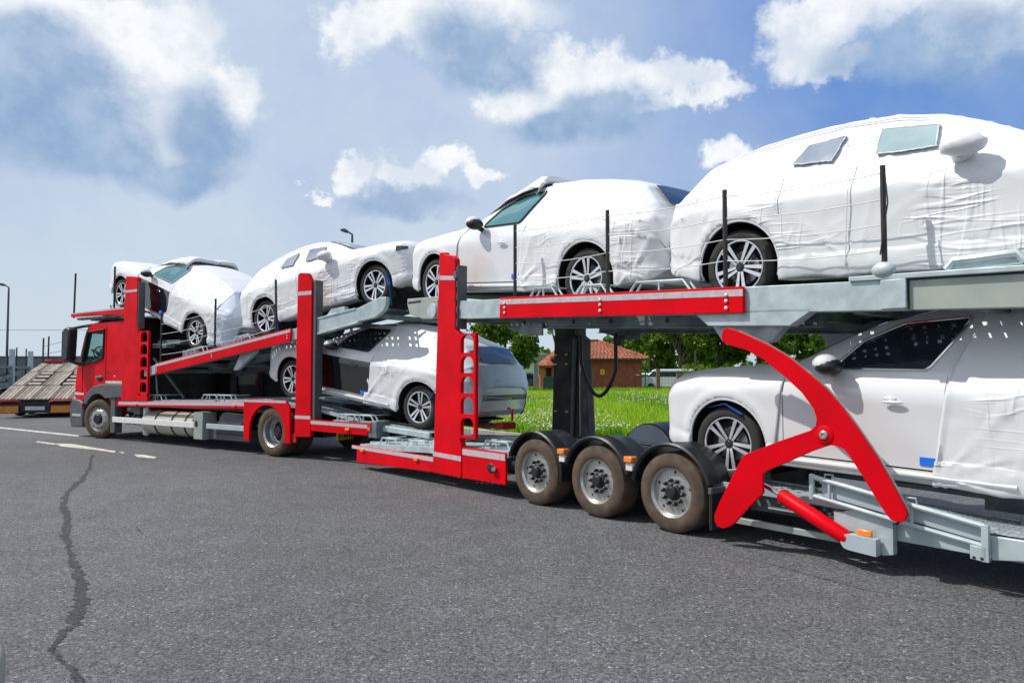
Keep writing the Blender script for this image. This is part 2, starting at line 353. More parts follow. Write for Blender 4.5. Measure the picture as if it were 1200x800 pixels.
# ------------------------------------------------ cars
WB=3.05; AX=(WB/2,-WB/2); TR=.37; AR=.435
def curve(pts,sm=.05):
    pts=sorted(pts); xs=np.array([p[0] for p in pts]); ys=np.array([p[1] for p in pts]); g=np.linspace(xs[0]-.3,xs[-1]+.3,900)
    v=np.interp(g,xs,ys); st=g[1]-g[0]; k=np.arange(-60,61)*st; w=np.exp(-.5*(k/sm)**2); w/=w.sum()
    vv=np.convolve(np.pad(v,60,mode='edge'),w,'valid'); return lambda x: float(np.interp(x,g,vv))
NOSE,TAIL=2.42,-2.53
zt=curve([(2.42,.86),(2.36,.97),(2.22,1.045),(1.9,1.10),(1.5,1.14),(1.2,1.165),(.95,1.20),(.85,1.225),(.45,1.455),(.15,1.59),(-.2,1.665),(-.6,1.69),(-1.1,1.68),(-1.5,1.64),(-1.85,1.565),(-2.08,1.495),(-2.25,1.32),(-2.39,1.14),(-2.46,1.03),(-2.53,.80)],.035)
hw=curve([(2.42,.60),(2.36,.77),(2.2,.88),(1.9,.935),(1.5,.955),(0,.955),(-1.5,.96),(-2.1,.925),(-2.35,.86),(-2.48,.75),(-2.53,.62)],.035)
zb=curve([(2.42,.50),(2.34,.32),(2.0,.24),(1.0,.22),(-1,.22),(-2,.26),(-2.4,.34),(-2.53,.48)],.035)
def ptsec(x):
    T=zt(x); w=hw(x); B=zb(x); g=min(1,max(0,(T-1.2)/.42)); rr=max(0,min(1,(-1.9-x)/.5))
    bz=min(1.045-.012*x,T-.085); py=w*(.955)
    z7=T-(.035+.045*g); y7=w*(.80+(.675-.80)*g); 
    if z7<bz+.01: z7=bz+.01
    tp=max(0,min(1,(-1.2-x)/1.1)); y7=y7-(.055+.015*tp)*g; z3=max(.50,B+.26); fl=sum(math.exp(-((x-a)/.42)**2) for a in AX)*.018
    key=[(0,B),(.86*w,B),(.955*w,B+.06),(w*.965+fl*.5,min(B+.20,z3-.05)),(.972*w+fl,z3),((.985*w+fl),z3+(bz-.12-z3)*.6),(w*.995+fl*.6,bz-.125),(py-.01,bz),
         ((py+y7)/2+.014*g,(bz+z7)/2),(y7,z7),(y7*.93,z7+(T-z7)*.45),(y7*.55,T-.010),(0,T)]
    return key
def cr(key,sub):
    out=[];n=len(key)
    for i in range(n-1):
        p0=key[max(0,i-1)];p1=key[i];p2=key[i+1];p3=key[min(n-1,i+2)]
        for k in range(sub):
            t=k/sub; r=[]
            for a in (0,1):
                m1=(p2[a]-p0[a])*.33; m2=(p3[a]-p1[a])*.33
                h=(2*t**3-3*t*t+1)*p1[a]+(t**3-2*t*t+t)*m1+(-2*t**3+3*t*t)*p2[a]+(t**3-t*t)*m2; r.append(h)
            out.append(tuple(r))
    out.append(key[-1]); return out
SUB=5; _sc={}
def section(x):
    k=round(x,4)
    if k not in _sc: _sc[k]=cr(ptsec(x),SUB)
    return _sc[k]
def side(x,z,off=0.,sgn=1):
    S=section(x)[SUB:SUB*9+1]; 
    for i in range(len(S)-1):
        if S[i][1]<=z<=S[i+1][1] or i==len(S)-2:
            a,b=S[i],S[i+1]; t=0 if b[1]==a[1] else max(0,min(1,(z-a[1])/(b[1]-a[1]))); y=a[0]+(b[0]-a[0])*t
            a2,b2=S[max(0,i-1)],S[min(len(S)-1,i+2)]; d=Vector((b2[1]-a2[1],-(b2[0]-a2[0]))).normalized()
            return Vector((x,sgn*(y+d.x*off),z+d.y*off))
def top(x,y,off=0.):
    def zz(x):
        S=section(x)[SUB*9:]; ys=[p[0] for p in S][::-1]; zs=[p[1] for p in S][::-1]; return float(np.interp(abs(y),ys,zs))
    z=zz(x); dz=(zz(x+.02)-zz(x-.02))/.04; n=Vector((-dz,0,1)).normalized()
    return Vector((x,y,z))+n*off
def infold(x,z):
    for a in AX:
        d=math.hypot(x-a,z-TR) if z>TR else abs(x-a)
        if d<AR and z<1: return a
    return None
def loft(rows,skip_bottom=True):
    """rows of full rings -> vertices/faces with the wheel arches cut and their rims snapped to the circle"""
    K=len(rows[0]); V=[Vector(v) for r in rows for v in r]; F=[];dead=[]
    for i in range(len(rows)-1):
        for k in range(K-1):
            f=(i*K+k,(i+1)*K+k,(i+1)*K+k+1,i*K+k+1); c=(V[f[0]]+V[f[1]]+V[f[2]]+V[f[3]])/4
            (dead if (infold(c.x,c.z) is not None and abs(c.y)>.5) else F).append(f)
    used=set(j for f in F for j in f); rim=set(j for f in dead for j in f)&used
    for j in rim:
        v=V[j]
        if abs(v.y)<.45: continue
        a=min(AX,key=lambda q:abs(v.x-q))
        if v.z>TR:
            d=Vector((v.x-a,v.z-TR)); d=d.normalized()*AR; v.x=a+d.x; v.z=TR+d.y
        elif abs(abs(v.x-a)-AR)<.05: v.x=a+math.copysign(AR,v.x-a)
    return V,F
def stations(a,b,st=.04):
    n=max(2,int(abs(b-a)/st)); xs=list(np.linspace(a,b,n)); return xs
XS=sorted(set([round(x,4) for x in stations(TAIL,-2.0,.018)+stations(-2.0,2.1,.035)+stations(2.1,NOSE,.018)]),reverse=True)
def body_mesh():
    rows=[]
    for x in XS:
        S=section(x); rows.append([(x,-y,z) for y,z in S[::-1]][:-1]+[(x,y,z) for y,z in S])
    # ring order: top centre (right side down) to bottom to left side up to top centre
    rows=[[(x,-y,z) for y,z in section(x)[::-1]]+[(x,y,z) for y,z in section(x)[1:]] for x in XS]
    V,F=loft(rows); K=len(rows[0]); b=MB(); F+=[tuple(range(K-1)),tuple((len(rows)-1)*K+k for k in range(K-1))[::-1]]
    b.add(V,F); return b
ANCH=[(.45,1.05,26,.55,1.),(-.45,1.50,22,.75,.8),(-.36,.30,24,.5,1.1),(-2.05,.95,20,.5,1.3),(-2.2,.45,22,.35,1.2),(1.95,.75,18,.3,.6),(-1.06,.80,26,.45,.5)]
def fold(x,y,z,seed,amt):
    """taut creases fanning out from the places where the cloth is pulled, plus a few loose ones"""
    d=0.
    for i,(ax,az,n,L,k) in enumerate(ANCH):
        dx,dz=x-ax,z-az; r=math.hypot(dx,dz)
        if r>L*2.6 or r<.03: continue
        t=math.atan2(dz,dx); ph=n*t*.5+seed*1.7+i+2.2*mn.noise(Vector((t*1.5,seed+i,r*.8)))
        c=max(0,math.sin(ph)); gate=max(0,mn.noise(Vector((t*2.1+seed*3,i*5.,0)))+.12)
        d+=k*c**5*min(1,gate*3)*math.exp(-r/L)*min(1,r/.12)
    v=Vector((x,y,z)); rear=max(0,min(1,(-1.9-x)/.4)); low=max(0,min(1,(.50-z)/.25))
    q=(1-abs(mn.noise(Vector((x*1.6+z*.7+seed,y*1.3,z*2.6-x*.8)))))**7
    return amt*(d*1.55+q*(.12+.35*rear+.3*low))+.004*mn.noise(v*1.6)
def cover_mesh(fe,re_,seed,amt=.016,extra=None,flare=.006):
    """cloth over the body between front edge fe(z) and rear edge re_(z)"""
    nr=0; k0=SUB+2
    xs=[x for x in XS]; a=fe(.8); b=re_(.8); 
    u=np.linspace(0,1,max(8,int(abs(a-b)/.022))); rows=[]
    full=section(0)[k0:]; H=len(full)
    for t in u:
        row=[]
        for k in range(H):
            z0=full[k][1]
            x=fe(z0)*(1-t)+re_(z0)*t; y,z=section(x)[k0+k]; row.append((x,y,z))
        rows.append(row)
    full_rows=[[(x,-y,z) for x,y,z in r]+[(x,y,z) for x,y,z in r[::-1][1:]] for r in rows]
    V,F=loft(full_rows,False); me=bpy.data.meshes.new('tmp'); me.from_pydata([tuple(v) for v in V],[],F); me.update()
    NN=[Vector(v.normal) for v in me.vertices]; K=len(full_rows[0]); out=[]
    c=Vector((0,0,.9)); 
    for j,v in enumerate(V):
        n=NN[j]; q=Vector((v.x*.0,v.y,v.z-.75))
        if n.dot(Vector((v.x*.35,v.y,v.z-.75)))<0: n=-n
        t=(j//K)/(len(full_rows)-1); e=min(t,1-t); hem=0
        d=.010+fold(v.x,v.y,v.z,seed,amt)
        if v.z<.42: d+=.02*(.5+.5*mn.noise(Vector((v.x*5,v.y,seed))))
        for ax in AX:
            rr=math.hypot(v.x-ax,v.z-TR)
            if rr<AR+.12 and abs(v.y)>.5: d+=.010*math.sin(PI*max(0,min(1,(rr-AR)/.12)))
        p=v+n*d
        if v.z<.42 and abs(v.y)>.6: p.z+=.02*mn.noise(Vector((v.x*3.1,seed,2)))
        out.append(p)
    bpy.data.meshes.remove(me)
    b=MB(); b.recalc=True; b.add(out,F); return b
def cover_obj(name,parent,fe,re_,seed,m,amt=.016,film=False):
    b=cover_mesh(fe,re_,seed,amt); me=b.mesh(name,[m,FILM],60)
    if film:
        for p in me.polygons:
            c=p.center
            if c.x<-2.0+.12*mn.noise(Vector((c.y*2,c.z*3,seed)))-.10*(c.z<.9): p.material_index=1
    o=link(name,me,parent)
    s=o.modifiers.new('thickness','SOLIDIFY'); s.thickness=.004; s.offset=-1
    return o
def patch(rows_fn,x0,x1,zlo,zhi,off,nx=18,nz=8,thick=.02,jag=0.,sgn=1):
    rows=[]
    for i in range(nx+1):
        x=x0+(x1-x0)*i/nx; a,b=zlo(x),zhi(x); r=[]
        for k in range(nz+1):
            z=a+(b-a)*k/nz; xx=x
            if jag and (k in(0,nz) or i in(0,nx)):
                z+=random.uniform(-jag,jag); xx+=random.uniform(-jag,jag)
            r.append(rows_fn(xx,z,off,sgn))
        rows.append(r)
    return rows
def skirted(b,rows,depth_fn,mi=0):
    b.grid(rows,mi)
    n=len(rows);m=len(rows[0]); per=[(i,0) for i in range(n)]+[(n-1,k) for k in range(1,m)]+[(i,m-1) for i in range(n-2,-1,-1)]+[(0,k) for k in range(m-2,0,-1)]
    A=[rows[i][k] for i,k in per]; B=[depth_fn(v) for v in A]; L=len(A)
    b.add(A+B,[(i,(i+1)%L,(i+1)%L+L,i+L) for i in range(L)],mi)
def inward(t): return lambda v: Vector((v.x,v.y-math.copysign(t,v.y),v.z))
lin=lambda *p: (lambda x: float(np.interp(x,[q[0] for q in sorted(p)],[q[1] for q in sorted(p)])))
# window outlines as (low z, high z) over x
FW=(-.50,.47,lin((-.5,1.52),(-.44,1.40),(-.27,1.135),(.47,1.13)),lin((-.5,1.545),(0,1.505),(.30,1.36),(.47,1.16)))
def car_wheel_parts():
    t=MB(); t.lathe([(.262,.095),(.275,.112),(.31,.120),(.345,.108),(.362,.085),(.370,.05),(.370,-.05),(.362,-.085),(.34,-.11),(.262,-.095)],48); tyre=t.mesh('tyre',RUBD)
    h=MB(); h.lathe([(.262,.10),(.25,.09),(.24,.02),(.235,-.09)],40); h.lathe([(.235,.0),(.17,-.01),(.05,-.01),(0,-.01)],40); h.cyl((0,0,0),(0,.085,0),.055,.045,20)
    hub=h.mesh('wheel',ALOD)
    d=MB(); d.lathe([(.165,-.004),(.165,.012),(.05,.012)],36); disc=d.mesh('brake_disc',RIMS)
    r=MB(); r.lathe([(.245,.100),(.252,.108),(.262,.108),(.266,.096)],48,mi=0)
    for k in range(5):
        a=PI/2+k*2*PI/5
        for sg in (-1,1):
            a0=a+sg*.34; a1=a+sg*.17; p=Vector((.045*math.cos(a0),.078,.045*math.sin(a0))); q=Vector((.250*math.cos(a1),.098,.250*math.sin(a1)))
            w=Vector((-math.sin(a),0,math.cos(a)))
            for mi,wd,y0,y1 in ((0,.0165,0,.004),(1,.0195,-.03,0)):
                V=[];
                for P,kk in ((p,.75),(q,1.2)):
                    for yy in (y0,y1):
                        for s2 in (-1,1): V.append(P+w*s2*wd*kk+Vector((0,yy,0)))
                r.add(V,[(0,1,3,2),(4,6,7,5),(0,4,5,1),(2,3,7,6),(0,2,6,4),(1,5,7,3)],mi)
    for k in range(5):
        a=k*2*PI/5+PI/10; r.cyl((.075*math.cos(a),.06,.075*math.sin(a)),(.075*math.cos(a),.086,.075*math.sin(a)),.009,n=8,mi=1)
    r.lathe([(.0,.094),(.026,.094),(.03,.088)],16,mi=1)
    rim=r.mesh('rim',[ALO,ALOD],25)
    return tyre,hub,rim,disc
CW=car_wheel_parts()
def mkcar(sx,spec):
    root=empty('suv_car')
    bodyb=body_mesh(); me=bodyb.mesh('body',[PAINT],50); body=link('body',me,root)
    X=lambda v:v
    parts=[body]
    # floor and wheel wells
    b=MB()
    for a in AX:
        for sg in (-1,1):
            arc=[(a+math.cos(t)*AR,TR+math.sin(t)*AR) for t in np.linspace(0,PI,22)]; arc=[(a+AR,.2)]+arc+[(a-AR,.2)]
            b.grid([[(x,sg*.47,z),(x,sg*(side(x,max(z,.25)).y-.01),z)] for x,z in arc])
            b.add([(x,sg*.47,z) for x,z in arc],[tuple(range(len(arc)))])
    b.box(-2.1,2.1,-.7,.7,.19,.215)
    o=b.build('wheel_well',BLKM,root); parts.append(o)
    for a in AX:
        for sg in (-1,1):
            b=MB(); pts=[]
            for t in np.linspace(-.25,PI+.25,30):
                x=a+math.cos(t)*(AR+.004); z=TR+math.sin(t)*(AR+.004); z=max(z,.27); pts.append(side(x,z,.004,sg))
            b.tube(pts,.014,6); o=b.build('arch_trim',[BLK if spec.get('darkarch') else PAINT],root); parts.append(o)
    # glass
    if spec.get('cover')!='full' or spec.get('screen'):
        b=MB(); rows=[[top(x,y,.006+spec.get('goff',0)) for y in np.linspace(-1,1,15)*(.60+.10*(x-.15)/.7)] for x in np.linspace(.84,.18,16)]; b.grid(rows)
        o=b.build('windscreen',GLD,root,ang=60); parts.append(o)
    if spec.get('rearglass',True):
        b=MB(); rows=[[top(x,y,.052) for y in np.linspace(-1,1,15)*(.52-.02*(x+2.4)/.3)] for x in np.linspace(-2.12,-2.33,12)]; b.grid(rows)
        o=b.build('rear_window',[GLV if spec.get('film') else GLD],root,ang=60); parts.append(o)
    if spec.get('cover')!='full':
        for sg in (-1,1):
            # door: proud panel over the body with a dark seam round it
            s=MB(); zl=lambda x:.36; zh=lambda x:1.035
            skirted(s,patch(side,-.42,.93,lambda x:.34,lambda x:1.06,.002,20,10,sgn=sg),inward(.01)); o=s.build('door_seam',BLK,root); parts.append(o)
            d=MB(); skirted(d,patch(side,-.42,.92,lambda x:.352,lambda x:1.09,.007,24,12,sgn=sg),inward(.012)); dr=d.build('door',PAINT,root,ang=50); parts.append(dr)
            # sill
            s=MB(); s.tube([side(x,.30,.012,sg) for x in np.linspace(-.9,1.0,16)],.022,8); o=s.build('sill_trim',[PAINT],root); parts.append(o)
            b=MB(); b.ell(side(-.05,.87,.035,sg),(.085,.014,.016)); b.ell(side(-.02,.895,.012,sg),(.05,.01,.02)); o=b.build('handle',[PAINT if not spec.get('blackdoor') else GLOSSB],dr); parts.append(o)
            g=MB(); skirted(g,patch(side,FW[0],FW[1],FW[2],FW[3],.010,22,8,sgn=sg),inward(.02)); o=g.build('side_window',[spec.get('glass',GLT)],root,ang=60); parts.append(o)
            f=MB(); xs=np.linspace(FW[0],FW[1],24); per=[side(x,FW[2](x)-.006,.014,sg) for x in xs]+[side(x,FW[3](x)+.008,.014,sg) for x in xs[::-1]]
            f.tube(per,.011,6,closed=True); o=f.build('window_frame',[CHR if spec.get('chrome') else BLK],root); parts.append(o)
            if spec.get('blackdoor'):
                g=MB(); skirted(g,patch(side,-.42,.86,lambda x:.37,lambda x:.955,.014,22,10,sgn=sg),inward(.01)); o=g.build('door_film',GLOSSB,root,ang=60); parts.append(o)
            b=MB(); M=Matrix.Rotation(.15*sg,3,'Z'); b.ell((.47,sg*1.055,1.17),(.11,.125,.085),M,mi=0,fn=lambda d:1 if d.z>-.2 else .93); 
            b.ell((.445,sg*1.055,1.145),(.115,.128,.080),M,mi=1); b.tube([(.50,sg*.86,1.09),(.48,sg*.95,1.10),(.46,sg*1.0,1.12)],[.035,.03,.03],8,mi=1)
            o=b.build('mirror',[PAINT,BLK],root); parts.append(o)
            if spec.get('tape'):
                b=MB(); skirted(b,patch(side,-.38,-.24,lambda x:.385,lambda x:.45,.016,4,2,sgn=sg),inward(.01)); o=b.build('tape_sticker',BLU,root); parts.append(o)
            b=MB(); b.tube([(x,sg*.93,z) for x,z in ((-.43,.95),(-.40,.55))],.006,6); o=b.build('cover_edge_cord',BLK,root); parts.append(o)
    else:
        for sg in (-1,1):
            b=MB(); b.ell((.45,sg*1.03,1.15),(.165,.11,.088),mi=0,fn=lambda d:1+.05*math.sin(d.z*14+d.x*5)+.03*math.sin(d.x*19)); b.tube([(.40,sg*.86,1.12),(.42,sg*1.0,1.13)],[.09,.07],8,mi=0)
            o=b.build('wrapped_mirror',[COV],root,ang=80); parts.append(o)
            for nm,Q,gm in (('rear_side_window',((-1.03,1.27),(-.65,1.24),(-.59,1.475),(-.93,1.445)),spec.get('g1',GLV)),('front_side_window',((-.27,1.225),(.20,1.205),(.165,1.415),(-.28,1.475)),spec.get('g2',GLF))):
                rows=[]
                for i in range(15):
                    u=i/14; r=[]
                    for k in range(9):
                        v=k/8; x=(Q[0][0]*(1-u)+Q[1][0]*u)*(1-v)+(Q[3][0]*(1-u)+Q[2][0]*u)*v; z=(Q[0][1]*(1-u)+Q[1][1]*u)*(1-v)+(Q[3][1]*(1-u)+Q[2][1]*u)*v
                        if i in (0,14) or k in (0,8): x+=random.uniform(-.005,.005); z+=random.uniform(-.005,.005)
                        r.append(side(x,z,.040,sg))
                    rows.append(r)
                g=MB(); skirted(g,rows,inward(.03)); wv_=g.build(nm,gm,root,ang=60); parts.append(wv_)
                f=MB(); per=[r[0] for r in rows]+[v for v in rows[-1][1:]]+[r[-1] for r in rows[::-1][1:]]+[v for v in rows[0][::-1][1:-1]]
                f.tube(per,[.0035+.003*random.random() for _ in per],5,closed=True); o=f.build('torn_cover_edge',COV,wv_); parts.append(o)
    if spec.get('cover')=='full':
        for sg in (-1,1):
            for sm in ([(x,zt(x)-.10) for x in np.linspace(-1.75,.05,40)],[(-.46+.03*(z-.3),z) for z in np.linspace(.30,1.18,26)],[(-1.12+.02*(z-.3),z) for z in np.linspace(.86,1.18,12)]):
                b=MB(); b.tube([side(x,z,.034+.010*mn.noise(Vector((x*4,z*4,sg))),sg) for x,z in sm],.005,5); o=b.build('cover_seam',COV,root); parts.append(o)
    # covers
    if spec.get('cover')=='full':
        parts.append(cover_obj('transport_cover',root,lambda z:NOSE,lambda z:TAIL,spec['seed'],COV,.015))
    else:
        rear=lin((0,-.31),(.3,-.33),(1.13,-.46),(1.5,-.60),(1.7,-.5)); front=lin((0,1.02),(.4,1.00),(1.0,.93),(1.2,.88),(1.7,.88))
        parts.append(cover_obj('rear_cover',root,rear,lambda z:TAIL,spec['seed'],COV,.020,spec.get('tailfilm')))
        parts.append(cover_obj('bonnet_cover',root,lambda z:NOSE,front,spec['seed']+7,COV,.007))
        if spec.get('flap'):
            rows=[]
            for i in range(17):
                t=i/16; x=.62-t*1.02; hh=(.05+.15*t**1.4)*(1 if t<.93 else .8); r=[]
                for k in range(-8,9):
                    y=k/8*.70; q=top(x,y*.98,.02); w=max(0,1-abs(k/8)**9); r.append(q+Vector((0,0,hh*w*(.55+.45*abs(k/8))+.012*mn.noise(Vector((x*6,y*6,1))))))
                rows.append(r)
            # the bent-up rear lip
            last=rows[-1]; rows.append([v+Vector((-.02,0,-.05)) for v in last]); rows.append([v+Vector((.03,0,-.10)) for v in last])
            b=MB(); b.grid(rows); o=b.build('loose_cover_flap',COV,root,ang=70); parts.append(o)
            s=o.modifiers.new('thickness','SOLIDIFY'); s.thickness=.012
    # lamps
    for sg in ((-1,1) if spec.get('screen') else ()):
        b=MB(); rows=patch(side,2.12,2.30,lambda x:.84,lambda x:.88+.25*(2.33-x),.030,6,3,sgn=sg); skirted(b,rows,inward(.02)); o=b.build('headlight',GLD,root); parts.append(o)
    b=MB(); b.box(2.38,2.425,-.50,.50,.45,.75); o=b.build('grille',[BLK],root,bevel=.01); parts.append(o)
    if spec.get('aerial'):
        b=MB(); b.cyl((-.45,0,1.68),(-.62,0,1.80),.010,.004,8); o=b.build('roof_aerial',BLK,root); parts.append(o)
    for o in parts:
        if sx!=1:
            if o.parent is root: 
                o.data.transform(Matrix.Diagonal((sx,1,1,1)))
            else: o.data.transform(Matrix.Diagonal((sx,1,1,1)))
    for a in AX:
        for sg in (-1,1):
            w=link('wheel',CW[1],root); w.location=(a*sx,sg*.80,TR); w.rotation_euler=(0,random.uniform(0,1.2),0 if sg>0 else PI)
            for nm,me in (('tyre',CW[0]),('rim',CW[2]),('brake_disc',CW[3])): link(nm,me,w)
    return root
class Frame:
    def __init__(s,x,y,ang): s.o=Vector((x,y,0)); s.a=R(ang); s.M=Matrix.Translation(s.o)@Matrix.Rotation(s.a,4,'Z')
    def w(s,x,y,z): return s.M@Vector((x,y,z))
TF=Frame(2.52544605,8.10590587,130.1716); KF=Frame(-3.78266901,14.86640255,145.5158)
def place_car(root,F,hr,hf,y=0):
    """hr, hf: (x,z) of rear and front hub in the vehicle frame"""
    c=((hr[0]+hf[0])/2,(hr[1]+hf[1])/2); d=Vector((hf[0]-hr[0],hf[1]-hr[1])); back=d.x<0
    pit=math.atan2(d.y,abs(d.x)); root.rotation_mode='XYZ'
    M=F.M@Matrix.Translation((c[0],y,c[1]))@Matrix.Rotation(PI if back else 0,4,'Z')@Matrix.Rotation(-pit,4,'Y')@Matrix.Translation((0,0,-TR))
    root.location=M.to_translation(); root.rotation_euler=M.to_euler('XYZ')
def car(F,hr,hf,label,**spec):
    L=math.hypot(hf[0]-hr[0],hf[1]-hr[1]); r=mkcar(L/WB,spec); place_car(r,F,hr,hf)
    tag(r,label,'car','wrapped new cars on the transporter'); return r
car(KF,(3.105,2.434),(6.202,3.473),'white car with black door, tilted nose up on the upper deck over the lorry cab',seed=1,blackdoor=True,flap=True,chrome=True,aerial=True,tape=True,tailfilm=True)
car(KF,(.72,2.649),(-2.284,3.104),'white car facing right on the lorry upper deck, wholly wrapped with cut-out windows',seed=2,cover='full',screen=True,goff=.03,g1=GLV,g2=GLV)
car(KF,(-3.339,1.0),(-.104,1.45),'white car with black filmed door under the upper deck between the red pillars',seed=3,blackdoor=True,glass=GLD,tape=True,tailfilm=True)
car(TF,(1.491,2.69),(4.644,2.941),'white car with white front door and loose roof flap, front of the trailer upper deck',seed=4,flap=True,tape=True)
car(TF,(-.569,2.60),(-3.617,2.47),'largest wrapped white car, on the trailer upper deck above the swing arm',seed=5,cover='full')
car(TF,(-3.47,.80),(-.421,.882),'white car low on the trailer behind the red swing arm, blue tape on door',seed=6,tape=True,glass=GLD,chrome=True)
# ------------------------------------------------ lorry and trailer
def trailer_wheel():
    r=.395; t=MB(); t.lathe([(.245,.13),(.262,.140),(.31,.146),(.36,.136),(.385,.118),(.395,.095),(.395,-.12),(.37,-.15),(.25,-.15)],56)
    for k in range(7): t.lathe([(.3955,.08-k*.03),(.398,.075-k*.03),(.3955,.07-k*.03)],48)
    tyre=t.mesh('tyre',RUB,30)
    d=MB(); d.lathe([(.243,.128),(.252,.134),(.250,.122),(.232,.10),(.226,.075),(.205,.072),(.16,.078),(.10,.080),(0,.080)],48)
    d.lathe([(.245,.10),(.24,-.12),(.1,-.12)],32)
    disc=d.mesh('rim',RIMS,25)
    n=MB()
    for k in range(10):
        a=k*2*PI/10+.2; c=(.118*math.cos(a),.118*math.sin(a)); n.lathe([(.021,.078),(.021,.10),(.018,.118),(.006,.128),(0,.129)],10,(c[0],0,c[1]))
    n.lathe([(.085,.079),(.082,.09),(.066,.10),(.062,.135),(.05,.15),(.0,.152)],24)
    nuts=n.mesh('wheel_nuts',BLK,30)
    h=MB()
    for k in range(5):
        a=k*2*PI/5+.5; h.ell((.198*math.cos(a),.075,.198*math.sin(a)),(.014,.004,.014),nu=8,nv=5)
    return tyre,disc,nuts,h.mesh('vent_hole',BLKM)
TW=trailer_wheel()
def lorry_wheels():
    R0=.463; out=[]
    for front in (True,False):
        t=MB(); t.lathe([(.285,.135),(.30,.145),(.36,.150),(.42,.140),(.452,.118),(.463,.095),(.463,-.12),(.44,-.15),(.29,-.15)],56)
        if not front: t.lathe([(.285,-.20),(.36,-.19),(.44,-.20),(.463,-.24),(.463,-.46),(.44,-.49),(.29,-.49)],48)
        tyre=t.mesh('tyre',RUB,30); d=MB()
        if front:
            d.lathe([(.283,.13),(.294,.138),(.290,.125),(.272,.10),(.262,.095),(.245,.115),(.20,.145),(.15,.150),(.13,.15)],48); d.lathe([(.13,.15),(.13,.11),(0,.11)],24)
            rim=d.mesh('rim',RIMS,25); n=MB(); n.lathe([(.118,.11),(.118,.165),(.10,.185),(0,.186)],24)
            for k in range(10):
                a=k*2*PI/10; n.ell((.222*math.cos(a),.131,.222*math.sin(a)),(.017,.012,.017),nu=8,nv=5)
            n=n.mesh('hub_cap',BLK,30)
        else:
            d.lathe([(.283,.13),(.294,.138),(.290,.125),(.265,.10),(.255,.0),(.225,-.05),(.20,-.06)],48); rim=d.mesh('rim',RIMS,25)
            n=MB(); n.lathe([(.20,-.06),(.12,-.065),(.11,.03),(.08,.05),(0,.05)],28)
            for k in range(10):
                a=k*2*PI/10; n.cyl((.16*math.cos(a),-.07,.16*math.sin(a)),(.16*math.cos(a),-.02,.16*math.sin(a)),.017,n=8)
            n=n.mesh('hub_cap',BLK,30)
        out.append((tyre,rim,n))
    return out
LW=lorry_wheels()
def put_wheel(root,meshes,x,y,z,sg,rz=0,spin=None):
    w=link('wheel',meshes[1],root); w.data=meshes[1]; w.location=(x,y,z); w.rotation_euler=(0,random.uniform(0,.6) if spin is None else spin,(0 if sg>0 else PI)+rz)
    for m in (meshes[0],)+tuple(meshes[2:]):
        o=link(m.name.split('.')[0],m,w)
        if 'vent_hole' in m.name: tag(o,kind='stuff')
    return w
def ring_hole(b,x0,x1,z0,z1,hole,y0,y1,mi=0):
    """rectangular plate with one hole (list of (x,z) anticlockwise)"""
    cx,cz=(x0+x1)/2,(z0+z1)/2; O=[]
    for hx,hz in hole:
        dx,dz=hx-cx,hz-cz; t=min(((x1-x0)/2/abs(dx)) if abs(dx)>1e-6 else 9e9,((z1-z0)/2/abs(dz)) if abs(dz)>1e-6 else 9e9); O.append((cx+dx*t,cz+dz*t))
    n=len(hole)
    for c in ((x0,z0),(x0,z1),(x1,z0),(x1,z1)):
        k=min(range(n),key=lambda q:(O[q][0]-c[0])**2+(O[q][1]-c[1])**2); O[k]=c
    V=[(x,y0,z) for x,z in O]+[(x,y0,z) for x,z in hole]+[(x,y1,z) for x,z in O]+[(x,y1,z) for x,z in hole]; F=[]
    for i in range(n):
        j=(i+1)%n; F+=[(i,j,n+j,n+i),(2*n+i,3*n+i,3*n+j,2*n+j),(n+i,n+j,3*n+j,3*n+i),(i,2*n+i,2*n+j,j)]
    b.add(V,F,mi)
def rrect(x0,x1,z0,z1,r,n=5,top_only=False):
    P=[]
    for cx,cz,a0,k in ((x1-r,z1-r,0,1),(x0+r,z1-r,PI/2,1),(x0+r,z0+r,PI,0),(x1-r,z0+r,1.5*PI,0)):
        if top_only and not k:
            P.append((x0 if a0==PI else x1,z0)); continue
        for i in range(n+1):
            a=a0+PI/2*i/n; P.append((cx+r*math.cos(a),cz+r*math.sin(a)))
    return P
def perforated(name,root,x0,x1,y0,y1,zf,m=GALD,nx=None,lip=True):
    """wheel track: sheet with punched slots, folded edges"""
    b=MB(); L=abs(x1-x0); nx=nx or int(L/.11); ny=5
    for i in range(nx):
        a,c=x0+(x1-x0)*i/nx,x0+(x1-x0)*(i+1)/nx; za,zc=zf(a),zf(c)
        for k in range(ny):
            p,q=y0+(y1-y0)*k/ny,y0+(y1-y0)*(k+1)/ny
            def P(u,v): return (a+(c-a)*u,p+(q-p)*v,za+(zc-za)*u)
            h0,h1,g0,g1=(.36,.64,.30,.70) if (i*7+k*3)%4 else (.44,.56,.3,.7)
            b.add([P(0,0),P(1,0),P(1,1),P(0,1),P(h0,g0),P(h1,g0),P(h1,g1),P(h0,g1)],[(0,1,5,4),(1,2,6,5),(2,3,7,6),(3,0,4,7)])
    if lip:
        for yy in (y0,y1): b.bar((x0,yy,zf(x0)-.02),(x1,yy,zf(x1)-.02),.03,.06)
    return b.build(name,m,root,smooth=False)
